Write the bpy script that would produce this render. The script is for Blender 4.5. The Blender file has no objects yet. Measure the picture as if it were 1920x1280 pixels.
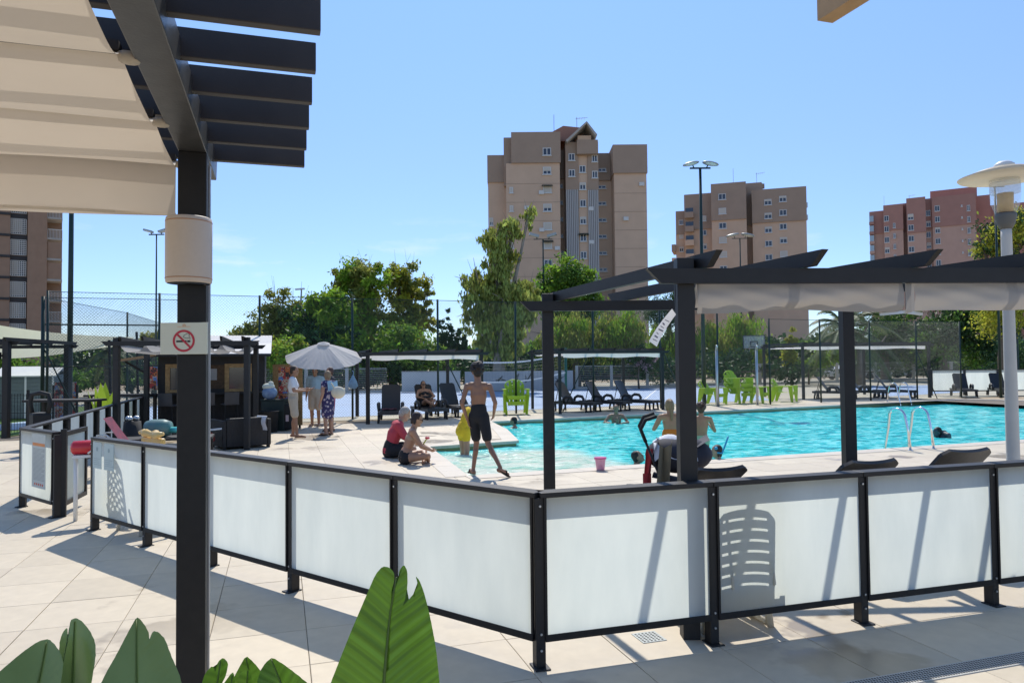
import bpy, bmesh, math, random
from math import sin, cos, pi, radians, sqrt, atan2
from mathutils import Vector, Matrix, Quaternion, noise
random.seed(7)
S = bpy.context.scene
COL = S.collection
V = Vector
# ------------------------------------------------------------------ camera
cd = bpy.data.cameras.new('camera'); cam = bpy.data.objects.new('camera', cd); COL.objects.link(cam)
cd.sensor_width = 36; cd.lens = 36*1370/1920; cd.clip_end = 4000; cd.clip_start = .05
cam.matrix_world = Matrix.Translation((0,0,1.7)) @ Matrix.Rotation(radians(90+1.756),4,'X') @ Matrix.Rotation(radians(-.57),4,'Z')
S.camera = cam
# ------------------------------------------------------------------ sky and sun
SUN_EL, SUN_AZ = radians(51), radians(-2)     # straight ahead, a touch to the left
W = bpy.data.worlds.new('World'); S.world = W; W.use_nodes = True
nt = W.node_tree; nt.nodes.clear()
out = nt.nodes.new('ShaderNodeOutputWorld'); bg = nt.nodes.new('ShaderNodeBackground')
sky = nt.nodes.new('ShaderNodeTexSky'); sky.sky_type = 'NISHITA'; sky.sun_disc = False
sky.sun_elevation = SUN_EL; sky.sun_rotation = SUN_AZ; sky.altitude = 1500; sky.air_density = 1.25; sky.dust_density = 0.05; sky.ozone_density = 3.0
bg.inputs[1].default_value = .12
# faint low clouds
tc = nt.nodes.new('ShaderNodeTexCoord'); mp = nt.nodes.new('ShaderNodeMapping'); mp.inputs['Scale'].default_value = (3.2,3.2,13)
cn = nt.nodes.new('ShaderNodeTexNoise'); cn.inputs['Scale'].default_value = 2.1; cn.inputs['Detail'].default_value = 6; cn.inputs['Roughness'].default_value = .55
cr = nt.nodes.new('ShaderNodeValToRGB'); cr.color_ramp.elements[0].position = .60; cr.color_ramp.elements[1].position = .80
sx = nt.nodes.new('ShaderNodeSeparateXYZ'); er = nt.nodes.new('ShaderNodeValToRGB')
er.color_ramp.elements[0].position = .04; er.color_ramp.elements[0].color = (1,1,1,1)
er.color_ramp.elements[1].position = .22; er.color_ramp.elements[1].color = (0,0,0,1)
mu = nt.nodes.new('ShaderNodeMath'); mu.operation = 'MULTIPLY'
mx = nt.nodes.new('ShaderNodeMix'); mx.data_type = 'RGBA'; mx.inputs[7].default_value = (5.6,5.9,6.4,1)
L = nt.links.new
L(tc.outputs['Generated'], mp.inputs[0]); L(mp.outputs[0], cn.inputs[0]); L(cn.outputs[0], cr.inputs[0])
L(tc.outputs['Generated'], sx.inputs[0]); L(sx.outputs[2], er.inputs[0]); L(cr.outputs[0], mu.inputs[0]); L(er.outputs[0], mu.inputs[1])
L(mu.outputs[0], mx.inputs[0]); tint = nt.nodes.new('ShaderNodeMix'); tint.data_type = 'RGBA'; tint.blend_type = 'MULTIPLY'; tint.inputs[0].default_value = 1
gr = nt.nodes.new('ShaderNodeValToRGB'); ge = gr.color_ramp.elements      # tint dims the low sky all round; horizon band left brighter as added fill
for i_, (p_, c_) in enumerate(((0,(.66,.74,.92)),(1,(1,1,1)),(.07,(.56,.64,.86)),(.17,(.64,.68,.86)),(.27,(.74,.76,.92)),(.45,(.90,.94,1)))):
    e_ = ge[i_] if i_ < 2 else ge.new(p_)
    e_.position = p_; e_.color = (*c_,1)
L(sx.outputs[2], gr.inputs[0]); L(gr.outputs[0], tint.inputs[7])
L(sky.outputs[0], tint.inputs[6]); L(tint.outputs[2], mx.inputs[6]); L(mx.outputs[2], bg.inputs[0]); L(bg.outputs[0], out.inputs[0])
sd = bpy.data.lights.new('sun','SUN'); sd.energy = 2.8; sd.angle = radians(.53); sd.color = (1,.95,.87)
sun = bpy.data.objects.new('sun', sd); COL.objects.link(sun); sun.rotation_euler = (-(pi/2-SUN_EL),0,-SUN_AZ)
S.view_settings.view_transform = 'Standard'; S.view_settings.look = 'None'; S.view_settings.exposure = .64; S.view_settings.gamma = 1
# ------------------------------------------------------------------ materials
MC = {}
def mat(name, c, rough=.6, metal=0, var=.12, scale=8, bump=0, bscale=None, spec=.5, trans=0, emit=None, alpha=None, coat=0, isl=0, obj=0, c2=None, sss=0, detail=4):
    """procedural principled material: noise-varied colour, optional bump, translucency (mix), random per island / object"""
    if name in MC: return MC[name]
    m = bpy.data.materials.new(name); m.use_nodes = True; n = m.node_tree; N = n.nodes; K = n.links.new
    b = N['Principled BSDF']; o = N['Material Output']
    b.inputs['Roughness'].default_value = rough; b.inputs['Metallic'].default_value = metal
    b.inputs['Specular IOR Level'].default_value = spec; b.inputs['Coat Weight'].default_value = coat
    if sss: b.inputs['Subsurface Weight'].default_value = sss; b.inputs['Subsurface Radius'].default_value = (.02,.008,.004)
    t = N.new('ShaderNodeTexCoord'); nz = N.new('ShaderNodeTexNoise'); nz.inputs['Scale'].default_value = scale; nz.inputs['Detail'].default_value = detail
    K(t.outputs['Object'], nz.inputs[0])
    mx = N.new('ShaderNodeMix'); mx.data_type = 'RGBA'
    c2 = c2 or tuple(max(0,x*(1-2*var)) for x in c); c1 = tuple(min(1,x*(1+var)) for x in c)
    mx.inputs[6].default_value = (*c2,1); mx.inputs[7].default_value = (*c1,1); K(nz.outputs[0], mx.inputs[0])
    col = mx.outputs[2]
    if isl or obj:
        if isl: g = N.new('ShaderNodeNewGeometry'); src = g.outputs['Random Per Island']
        else: g = N.new('ShaderNodeObjectInfo'); src = g.outputs['Random']
        hv = N.new('ShaderNodeHueSaturation'); mr = N.new('ShaderNodeMapRange'); a = isl or obj
        mr.inputs[3].default_value = 1-a; mr.inputs[4].default_value = 1+a; K(src, mr.inputs[0]); K(mr.outputs[0], hv.inputs['Value'])
        if isl:
            m2 = N.new('ShaderNodeMapRange'); m2.inputs[3].default_value = .5-a*.06; m2.inputs[4].default_value = .5+a*.05
            mm = N.new('ShaderNodeMath'); mm.operation='MULTIPLY'; mm.inputs[1].default_value = 7.31; fr = N.new('ShaderNodeMath'); fr.operation='FRACT'
            K(src, mm.inputs[0]); K(mm.outputs[0], fr.inputs[0]); K(fr.outputs[0], m2.inputs[0]); K(m2.outputs[0], hv.inputs['Hue'])
        K(col, hv.inputs['Color']); col = hv.outputs[0]
    K(col, b.inputs['Base Color'])
    if bump:
        n2 = N.new('ShaderNodeTexNoise'); n2.inputs['Scale'].default_value = bscale or scale*4; n2.inputs['Detail'].default_value = 3; K(t.outputs['Object'], n2.inputs[0])
        bp = N.new('ShaderNodeBump'); bp.inputs['Strength'].default_value = bump; bp.inputs['Distance'].default_value = .01
        K(n2.outputs[0], bp.inputs['Height']); K(bp.outputs[0], b.inputs['Normal'])
    if emit: b.inputs['Emission Color'].default_value = (*emit[:3],1); b.inputs['Emission Strength'].default_value = emit[3]
    if trans:
        tr = N.new('ShaderNodeBsdfTranslucent'); K(col, tr.inputs[0]); ms = N.new('ShaderNodeMixShader'); ms.inputs[0].default_value = trans
        K(b.outputs[0], ms.inputs[1]); K(tr.outputs[0], ms.inputs[2]); K(ms.outputs[0], o.inputs[0])
    if alpha is not None:
        tp = N.new('ShaderNodeBsdfTransparent'); ms = N.new('ShaderNodeMixShader'); ms.inputs[0].default_value = alpha
        K(tp.outputs[0], ms.inputs[1]); K(b.outputs[0], ms.inputs[2]); K(ms.outputs[0], o.inputs[0])
    m['_col'] = 1; MC[name] = m
    return m
# ------------------------------------------------------------------ mesh builder
class MB:
    def __init__(s): s.v = []; s.f = []; s.m = []; s.mats = []
    def mi(s, m):
        if m is None: return 0
        if m not in s.mats: s.mats.append(m)
        return s.mats.index(m)
    def add(s, vs, fs, m=None):
        k = len(s.v); s.v += [tuple(v) for v in vs]; i = s.mi(m)
        for f in fs: s.f.append(tuple(k+a for a in f)); s.m.append(i)
        return s
    def box(s, a, b, m=None):
        (x0,y0,z0),(x1,y1,z1) = a,b
        return s.add([(x0,y0,z0),(x1,y0,z0),(x1,y1,z0),(x0,y1,z0),(x0,y0,z1),(x1,y0,z1),(x1,y1,z1),(x0,y1,z1)],
            [(3,2,1,0),(4,5,6,7),(0,1,5,4),(1,2,6,5),(2,3,7,6),(3,0,4,7)], m)
    def bar(s, p, q, w, h, m=None, up=(0,0,1), cut0=0, cut1=0):
        """rectangular bar from p to q; w across, h along up; cut = how much shorter the underside is at each end"""
        p, q = V(p), V(q); d = (q-p).normalized(); u = V(up); r = d.cross(u)
        if r.length < 1e-4: r = d.cross(V((0,1,0)))
        r.normalize(); u = r.cross(d).normalized(); vs = []
        for e, sg, c in ((p,1,cut0),(q,-1,cut1)):
            for a, b in ((-1,-1),(1,-1),(1,1),(-1,1)):
                vs.append(e + r*a*w/2 + u*b*h/2 + (d*sg*c if b < 0 else V()))
        return s.add(vs, [(0,1,2,3),(7,6,5,4),(0,4,5,1),(1,5,6,2),(2,6,7,3),(3,7,4,0)], m)
    def tube(s, pts, r, n=8, m=None, cap=True):
        pts = [V(p) for p in pts]; rs = r if isinstance(r,(list,tuple)) else [r]*len(pts); vs = []; fs = []
        ref = None
        for i, p in enumerate(pts):
            d = (pts[min(i+1,len(pts)-1)] - pts[max(i-1,0)]).normalized()
            if ref is None: ref = d.orthogonal().normalized()
            ref = (ref - d*ref.dot(d)); ref = ref.normalized() if ref.length > 1e-5 else d.orthogonal().normalized()
            b = d.cross(ref)
            for k in range(n): a = 2*pi*k/n; vs.append(p + (ref*cos(a)+b*sin(a))*rs[i])
        for i in range(len(pts)-1):
            for k in range(n): fs.append((i*n+k, i*n+(k+1)%n, (i+1)*n+(k+1)%n, (i+1)*n+k))
        if cap: fs.append(tuple(range(n))[::-1]); fs.append(tuple((len(pts)-1)*n+k for k in range(n)))
        return s.add(vs, fs, m)
    def lathe(s, prof, c=(0,0,0), n=20, m=None, sx=1, sy=1):
        vs = []; fs = []
        for r, z in prof:
            for k in range(n): a = 2*pi*k/n; vs.append((c[0]+r*cos(a)*sx, c[1]+r*sin(a)*sy, c[2]+z))
        for i in range(len(prof)-1):
            for k in range(n): fs.append((i*n+k, i*n+(k+1)%n, (i+1)*n+(k+1)%n, (i+1)*n+k))
        if prof[0][0] > 1e-4: fs.append(tuple(range(n))[::-1])
        if prof[-1][0] > 1e-4: fs.append(tuple((len(prof)-1)*n+k for k in range(n)))
        return s.add(vs, fs, m)
    def ell(s, c, r, n=10, k=7, m=None, q=None):
        vs = []; fs = []
        for i in range(k+1):
            t = pi*i/k
            for j in range(n):
                a = 2*pi*j/n; p = V((r[0]*sin(t)*cos(a), r[1]*sin(t)*sin(a), r[2]*cos(t)))
                if q: p = q @ p
                vs.append(V(c)+p)
        for i in range(k):
            for j in range(n): fs.append((i*n+j, (i+1)*n+j, (i+1)*n+(j+1)%n, i*n+(j+1)%n))
        return s.add(vs, fs, m)
    def prism(s, poly, z0, z1, m=None):
        n = len(poly)
        return s.add([(x,y,z0) for x,y in poly]+[(x,y,z1) for x,y in poly],
            [tuple(range(n))[::-1], tuple(range(n,2*n))]+[(i,(i+1)%n,n+(i+1)%n,n+i) for i in range(n)], m)
    def grid(s, fn, nu, nv, m=None):
        vs = [fn(i/nu, j/nv) for j in range(nv+1) for i in range(nu+1)]
        return s.add(vs, [(j*(nu+1)+i, j*(nu+1)+i+1, (j+1)*(nu+1)+i+1, (j+1)*(nu+1)+i) for j in range(nv) for i in range(nu)], m)
    def mesh(s, name, m=None, smooth=False):
        me = bpy.data.meshes.new(name); me.from_pydata(s.v, [], s.f)
        ms = s.mats if s.mats else [m]
        for x in ms: me.materials.append(x)
        if len(ms) > 1: me.polygons.foreach_set('material_index', s.m)
        if smooth: me.polygons.foreach_set('use_smooth', [True]*len(me.polygons))
        me.update(); return me
    def build(s, name, m=None, parent=None, smooth=False, bev=0):
        o = bpy.data.objects.new(name, s.mesh(name, m, smooth)); COL.objects.link(o)
        if parent: o.parent = parent
        if bev:
            b = o.modifiers.new('bevel','BEVEL'); b.width = bev; b.segments = 2; b.limit_method = 'ANGLE'
        return o
def tag(o, label=None, cat=None, group=None, kind=None):
    if label: o['label'] = label
    if cat: o['category'] = cat
    if group: o['group'] = group
    if kind: o['kind'] = kind
    return o
def thing(name, label, cat, loc=(0,0,0), rz=0, group=None):
    o = bpy.data.objects.new(name, None); COL.objects.link(o); o.location = loc; o.rotation_euler = (0,0,rz); o.empty_display_size = .1
    return tag(o, label, cat, group)
def dup(root, loc, rz=0, label=None, group=None, scale=None):
    def cp(o, par):
        c = o.copy(); COL.objects.link(c); c.parent = par
        for ch in [x for x in COL.objects if x.parent == o]: cp(ch, c)
        return c
    r = cp(root, None); r.location = loc; r.rotation_euler = (0,0,rz)
    if scale: r.scale = scale
    if label: r['label'] = label
    if group: r['group'] = group
    return r
def struct(name, mb, m=None, smooth=False): return tag(mb.build(name, m, None, smooth), kind='structure')
AX = V((-.302,.953,0)); BX = V((.953,.302,0))     # the paving's two joint directions
# shared materials
black = mat('black_steel', (.014,.0135,.0135), .5, var=.2, scale=20, spec=.35, bump=.04, bscale=120)
anth = mat('anthracite_alu', (.021,.020,.0195), .5, var=.15, scale=12, spec=.38, bump=.03, bscale=150)
dgreen = mat('dark_green_paint', (.008,.03,.022), .45, var=.2)
white = mat('white_paint', (.75,.75,.73), .45, var=.06)
steel = mat('polished_steel', (.75,.75,.76), .16, 1, var=.05)
galv = mat('galvanised_steel', (.55,.57,.58), .4, .8, var=.1)
chrome = mat('stainless', (.8,.8,.8), .12, 1, var=.04)
# ================================================================== SETTING
POOL = [(-.73,11.15),(22,19.5),(23.6,26.2),(19.4,31.36),(-.69,21.72),(-.2,19.0),(.07,16.23),(-1.8,15.25)]
def inside(p, poly):
    c = False; j = len(poly)-1
    for i in range(len(poly)):
        a, b = poly[i], poly[j]
        if (a[1] > p[1]) != (b[1] > p[1]) and p[0] < (b[0]-a[0])*(p[1]-a[1])/(b[1]-a[1])+a[0]: c = not c
        j = i
    return c
def holed(name, outer, holes, z, m):
    C = V((5,18.5,0))                                     # both rings are star-shaped seen from here
    def hit(poly, a):
        d = V((cos(a),sin(a),0)); best = 0
        for i in range(len(poly)):
            p, q_ = V((*poly[i],0))-C, V((*poly[(i+1)%len(poly)],0))-C; e = q_-p; den = d.x*e.y-d.y*e.x
            if abs(den) < 1e-9: continue
            t = (p.x*e.y-p.y*e.x)/den; u = (p.x*d.y-p.y*d.x)/den
            if t > 0 and -1e-6 <= u <= 1+1e-6: best = max(best,t)
        return C+d*best
    an = sorted({round(atan2(y-C.y,x-C.x),9) for lp in [outer]+holes for x,y in lp}); k = len(an)
    vin = [hit(holes[0],a) for a in an]; vou = [hit(outer,a) for a in an]
    me = bpy.data.meshes.new(name); me.from_pydata([(p.x,p.y,z) for p in vin+vou], [], [(i,k+i,k+(i+1)%k,(i+1)%k) for i in range(k)]); me.materials.append(m); me.update()
    o = bpy.data.objects.new(name, me); COL.objects.link(o); return tag(o, kind='structure')
earth = mat('dry_earth', (.42,.33,.22), .95, var=.2, scale=.3, bump=.3, bscale=2)  # tone lightened and warmed so the ground bounces light onto the towers
holed('ground', [(-1500,-300),(1500,-300),(1500,2500),(-1500,2500)], [POOL], -.045, earth)
# --- paving tiles
def tile_mat(name, per):
    m = mat(name, (.61,.52,.385), .62, var=.085, scale=9, bump=.05, bscale=300, **per, detail=8); n = m.node_tree; N = n.nodes; K = n.links.new
    b = N['Principled BSDF']; lk = b.inputs['Base Color'].links[0].from_socket
    g = N.new('ShaderNodeNewGeometry'); a = N.new('ShaderNodeTexNoise'); a.inputs['Scale'].default_value = .75; a.inputs['Detail'].default_value = 5; a.inputs['Roughness'].default_value = .62
    K(g.outputs['Position'], a.inputs[0]); r = N.new('ShaderNodeValToRGB'); r.color_ramp.elements[0].position = .56; r.color_ramp.elements[1].position = .60
    K(a.outputs[0], r.inputs[0]); d = N.new('ShaderNodeTexNoise'); d.inputs['Scale'].default_value = .22; K(g.outputs['Position'], d.inputs[0])
    r2 = N.new('ShaderNodeValToRGB'); r2.color_ramp.elements[0].position = .42; r2.color_ramp.elements[1].position = .55; K(d.outputs[0], r2.inputs[0])
    q = N.new('ShaderNodeMath'); q.operation = 'MULTIPLY'; K(r.outputs[0], q.inputs[0]); K(r2.outputs[0], q.inputs[1])
    w = N.new('ShaderNodeMix'); w.data_type = 'RGBA'; w.blend_type = 'MULTIPLY'; w.inputs[7].default_value = (.66,.62,.57,1)
    K(q.outputs[0], w.inputs[0]); K(lk, w.inputs[6]); K(w.outputs[2], b.inputs['Base Color'])
    f = N.new('ShaderNodeMapRange'); f.inputs[3].default_value = .62; f.inputs[4].default_value = .28; K(q.outputs[0], f.inputs[0]); K(f.outputs[0], b.inputs['Roughness'])
    # fine speckle of the cast stone
    sp = N.new('ShaderNodeTexNoise'); sp.inputs['Scale'].default_value = 260; K(g.outputs['Position'], sp.inputs[0])
    return m
tm_o = tile_mat('paving_stone', dict(obj=.075)); tm_i = tile_mat('paving_stone_far', dict(isl=.075))
grout = mat('grout', (.2,.16,.12), .9, var=.2)
uvp = lambda u,v: BX*u + AX*v
pav_outer = [tuple(uvp(u,v)[:2]) for u,v in ((-14.2,-6),(26,-6),(26,27.6),(-14.2,19.0))]
paving = holed('paving', pav_outer, [POOL], -.012, grout)
T = .585; U0, V0 = -.426, 5.549
def clip(poly, a, b):
    """keep the part of poly to the right of a->b (outside the counter-clockwise pool)"""
    o = []; n = (b[0]-a[0], b[1]-a[1]); dd = lambda p: n[0]*(p[1]-a[1]) - n[1]*(p[0]-a[0])
    for i in range(len(poly)):
        p, q = poly[i], poly[(i+1)%len(poly)]; dp, dq = dd(p), dd(q)
        if dp <= 0: o.append(p)
        if dp*dq < 0: t = dp/(dp-dq); o.append((p[0]+(q[0]-p[0])*t, p[1]+(q[1]-p[1])*t))
    return o
h = T/2-.002; tb = MB(); hb = h-.003
tb.add([(-h,-h,-.01),(h,-h,-.01),(h,h,-.01),(-h,h,-.01),(-h,-h,-.002),(h,-h,-.002),(h,h,-.002),(-h,h,-.002),(-hb,-hb,0),(hb,-hb,0),(hb,hb,0),(-hb,hb,0)],
    [(0,1,5,4),(1,2,6,5),(2,3,7,6),(3,0,4,7),(4,5,9,8),(5,6,10,9),(6,7,11,10),(7,4,8,11),(8,9,10,11)])
tme = tb.mesh('paving_tile', tm_o); cand = []; rest = MB()
vmax = lambda u: 19.0 + (u+14.2)*(27.6-19.0)/40.2
for i in range(-24,45):
    for j in range(-20,40):
        u, v = U0+(i+.5)*T, V0+(j+.5)*T
        if not (-14 < u < 25.8 and -5.8 < v < vmax(u)-.3): continue
        c = uvp(u,v); cs = [tuple((c+BX*a*h+AX*b*h)[:2]) for a,b in ((-1,-1),(1,-1),(1,1),(-1,1))]
        ins = [inside(p,POOL) for p in cs+[tuple(c[:2])]]
        vis = c.y > 2.2 and abs(c.x/c.y) < .74
        if not any(ins):
            (cand.append((c.length, c)) if vis else rest.prism(cs,-.01,0))
            continue
        if all(ins): continue
        pl = cs
        for k in range(len(POOL)):
            a, b = V((*POOL[k],0)), V((*POOL[(k+1)%len(POOL)],0)); e = (b-a); t = max(0,min(1,(c-a).dot(e)/e.length_squared))
            if ((a+e*t)-c).length < T*.72 and 0 < t < 1: pl = clip(pl, a, b)
            if len(pl) < 3: break
        if len(pl) >= 3:
            cc = (sum(p[0] for p in pl)/len(pl), sum(p[1] for p in pl)/len(pl))
            if not any(inside((p[0]+(cc[0]-p[0])*.12, p[1]+(cc[1]-p[1])*.12), POOL) for p in pl+[cc]): rest.prism(pl,-.01,0)
cand.sort(key=lambda x: x[0])
rt = Matrix.Rotation(atan2(BX.y,BX.x),4,'Z')
for k, (d_, c) in enumerate(cand):
    if k < 285:
        o = bpy.data.objects.new('paving_tile', tme); COL.objects.link(o); o.parent = paving
        o.matrix_world = Matrix.Translation((c.x,c.y,random.uniform(-.0012,.0012))) @ rt
    else: rest.prism([tuple((c+BX*a*h+AX*b*h)[:2]) for a,b in ((-1,-1),(1,-1),(1,1),(-1,1))],-.01,0)
ro = rest.build('far_paving_tiles', tm_i, paving); tag(ro, kind='stuff')
# --- pool basin, coping, water
mosaic = mat('olive_pool_mosaic', (.36,.40,.16), .35, var=.2, scale=30)
basin_m = mat('turquoise_pool_mosaic', (.12,.5,.52), .35, var=.1, scale=30)
pb = MB(); n = len(POOL)
for i in range(n):
    a, b = POOL[i], POOL[(i+1)%n]
    pb.add([(*a,-.02),(*b,-.02),(*b,-.3),(*a,-.3)], [(0,1,2,3)], mosaic); pb.add([(*a,-.3),(*b,-.3),(*b,-1.4),(*a,-1.4)], [(0,1,2,3)], basin_m)
pb.add([(*p,-1.4) for p in POOL], [tuple(range(n))], basin_m)
struct('pool_basin', pb)
cop = mat('coping_stone', (.61,.535,.43), .6, var=.08, scale=14, obj=.05, bump=.05, bscale=200)
coping = tag(bpy.data.objects.new('pool_coping', None), kind='structure'); COL.objects.link(coping)
for i in range(n):
    a, b = V((*POOL[i],0)), V((*POOL[(i+1)%n],0)); e = b-a; k = max(1, round(e.length/.62)); d = e.normalized(); r = d.cross(V((0,0,1)))
    st = MB(); l = e.length/k; st.box((.003,-.06,-.055),(l-.003,.30,.006)); cm = st.mesh('coping_stone', cop); rz = atan2(d.y,d.x)
    for q in range(k):
        o = bpy.data.objects.new('coping_stone', cm); COL.objects.link(o); o.parent = coping
        p = a+d*l*q; o.matrix_world = Matrix.Translation((p.x,p.y,random.uniform(0,.002))) @ Matrix.Rotation(rz,4,'Z') @ Matrix.Scale(-1,4,(0,1,0))
wm = bpy.data.materials.new('pool_water'); wm.use_nodes = True; n_ = wm.node_tree; N = n_.nodes; K = n_.links.new; b = N['Principled BSDF']
b.inputs['Roughness'].default_value = .1; b.inputs['IOR'].default_value = 1.33; b.inputs['Specular IOR Level'].default_value = .22
def mth(op, x, y=None):
    q = N.new('ShaderNodeMath'); q.operation = op
    for i, s in enumerate((x,y)):
        if s is None: continue
        if isinstance(s,(int,float)): q.inputs[i].default_value = s
        else: K(s, q.inputs[i])
    return q.outputs[0]
g = N.new('ShaderNodeNewGeometry'); mpn = N.new('ShaderNodeMapping'); mpn.inputs['Rotation'].default_value = (0,0,-.3); mpn.inputs['Scale'].default_value = (1.0,1.7,1); K(g.outputs['Position'], mpn.inputs[0])
w1 = N.new('ShaderNodeTexNoise'); w1.inputs['Scale'].default_value = 2.0; w1.inputs['Detail'].default_value = 5; w1.inputs['Distortion'].default_value = 1.4; K(mpn.outputs[0], w1.inputs[0])
w2 = N.new('ShaderNodeTexNoise'); w2.inputs['Scale'].default_value = 4.5; w2.inputs['Detail'].default_value = 4; w2.inputs['Distortion'].default_value = 1.0; K(mpn.outputs[0], w2.inputs[0])
hh = mth('ADD', w1.outputs[0], mth('MULTIPLY', w2.outputs[0], .45))
bp = N.new('ShaderNodeBump'); bp.inputs['Strength'].default_value = .55; bp.inputs['Distance'].default_value = .12; K(hh, bp.inputs['Height']); K(bp.outputs[0], b.inputs['Normal'])
sp = N.new('ShaderNodeSeparateXYZ'); K(g.outputs['Position'], sp.inputs[0])
X, Y = mth('ADD', sp.outputs[0], .73), mth('SUBTRACT', sp.outputs[1], 11.15)
wob = mth('MULTIPLY', mth('SUBTRACT', w1.outputs[0], .5), 1.1)
s_ = mth('ADD', mth('ADD', mth('MULTIPLY', X, .939), mth('MULTIPLY', Y, .345)), wob); t_ = mth('ADD', mth('ADD', mth('MULTIPLY', X, -.345), mth('MULTIPLY', Y, .939)), wob)
def sst(v, a, c):
    q = N.new('ShaderNodeMapRange'); q.interpolation_type = 'SMOOTHSTEP'; K(v, q.inputs[0]); q.inputs[1].default_value = a; q.inputs[2].default_value = c; q.inputs[3].default_value = 1; q.inputs[4].default_value = 0; return q.outputs[0]
sh = mth('MULTIPLY', sst(s_,3.0,3.7), sst(t_,3.3,4.3))
def ramp(v, st):
    r = N.new('ShaderNodeValToRGB'); e = r.color_ramp.elements
    for i, (p, c) in enumerate(st):
        q = e[i] if i < 2 else e.new(p)
        q.position = p; q.color = (*c,1)
    K(v, r.inputs[0]); return r.outputs[0]
deep = ramp(hh, [(.50,(.0,.26,.31)),(.62,(.0,.46,.49)),(.72,(.008,.66,.66)),(.82,(.26,.90,.86))])  # bright ripple crests and refraction streaks are put into the base colour
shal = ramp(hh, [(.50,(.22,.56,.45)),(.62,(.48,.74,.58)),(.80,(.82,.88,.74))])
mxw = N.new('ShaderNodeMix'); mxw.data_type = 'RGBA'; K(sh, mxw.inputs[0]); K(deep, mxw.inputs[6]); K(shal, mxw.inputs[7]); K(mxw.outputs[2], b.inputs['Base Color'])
def wz(x, y): return -.125 + .012*sin(x*3.1+y*1.7) + .010*sin(y*4.3-x*2.1+1) + .02*(noise.noise(V((x*1.4,y*2.2,0))))
bm = bmesh.new(); bm.faces.new([bm.verts.new((*p,-.125)) for p in POOL]); bmesh.ops.triangulate(bm, faces=bm.faces[:])
for k in range(1,64):
    for no, s0 in ((BX,-2),(AX,10)):
        if no is AX and k > 56: continue
        bmesh.ops.bisect_plane(bm, geom=bm.verts[:]+bm.edges[:]+bm.faces[:], plane_co=no*(s0+k*.42), plane_no=no)
for v in bm.verts: v.co.z = wz(v.co.x, v.co.y)
wme = bpy.data.meshes.new('water'); bm.to_mesh(wme); bm.free(); wme.materials.append(wm); wme.polygons.foreach_set('use_smooth',[True]*len(wme.polygons))
wo = bpy.data.objects.new('pool_water', wme); COL.objects.link(wo); tag(wo, kind='structure')
# --- sports court beyond the fence
sand = mat('court_sand', (.47,.43,.33), .9, var=.1, scale=1, bump=.1)
blue = mat('blue_court_paint', (.33,.44,.60), .75, var=.06, scale=.6)
lawn = mat('turf', (.09,.18,.03), .95, var=.3, scale=3, bump=.6, bscale=60)
line_m = mat('court_line', (.75,.77,.78), .7, var=.05)
fy = lambda x: 25.05+.385*x        # line of the court fence
q = MB(); q.add([(-34,fy(-34)+.1,-.03),(70,fy(70)+.1,-.03),(84,84,-.03),(-34,54,-.03)], [(0,1,2,3)]); struct('court_apron', q, sand)
q = MB(); q.add([(-16,fy(-16)+1.0,-.024),(11.5,fy(11.5)+3.2,-.024),(16,53.5,-.024),(-16,46.5,-.024)], [(0,1,2,3)])
q.add([(18,fy(18)+3,-.024),(24,fy(24)+4.5,-.024),(29,50,-.024),(22,50,-.024)], [(0,1,2,3)]); q.add([(33,44,-.024),(46,49,-.024),(50,62,-.024),(37,60,-.024)], [(0,1,2,3)])
struct('sports_court', q, blue)
q = MB()
def strip(a, b_, w=.06, z=-.019):
    a, b_ = V((*a,z)), V((*b_,z)); d = (b_-a).normalized().cross(V((0,0,1)))*w/2; q.add([a-d,b_-d,b_+d,a+d], [(0,1,2,3)])
for k in range(20):
    a0, a1 = 2*pi*k/20, 2*pi*(k+1)/20; strip((-4.2+1.8*cos(a0),34+1.8*sin(a0)),(-4.2+1.8*cos(a1),34+1.8*sin(a1)),.09)
for a, c in (((-14,30),(12,39.5)),((-14.5,44),(14,51)),((-1,35),(-5,46)),((6,33.5),(10,50))): strip(a, c, .09)
struct('court_lines', q, line_m)
q = MB(); q.add([(-40,17.4,-.026),(-13.0,17.4,-.026),(-12.6,26,-.026),(-18,33,-.026),(-40,33,-.026)], [(0,1,2,3,4)]); struct('lawn', q, lawn)
# ================================================================== TOWERS
tan_w = mat('tan_brick', (.62,.44,.31), .85, var=.07, scale=.6, bump=.2, bscale=9)
brn_w = mat('brown_brick', (.37,.27,.20), .85, var=.07, scale=.6, bump=.2, bscale=9)
red_w = mat('red_brick', (.45,.20,.155), .85, var=.08, scale=.6, bump=.2, bscale=9)
rbn_w = mat('rust_brick', (.38,.205,.165), .85, var=.08, scale=.6, bump=.2, bscale=9)
ctan_w = mat('rose_tan_brick', (.52,.34,.265), .85, var=.08, scale=.6)
obr_w = mat('ochre_brick', (.33,.21,.14), .85, var=.1, scale=1.2, bump=.3, bscale=14)
frame_m = mat('window_frame_white', (.62,.62,.6), .5, var=.05)
shut_m = mat('roller_shutter', (.55,.51,.44), .6, var=.05)
glass_d = mat('dark_window_glass', (.03,.035,.045), .08, var=.3, scale=2, spec=.8)
conc = mat('concrete', (.42,.39,.35), .85, var=.12, scale=2, bump=.1)
slab_m = mat('grey_cladding', (.42,.41,.40), .7, var=.05)
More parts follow.
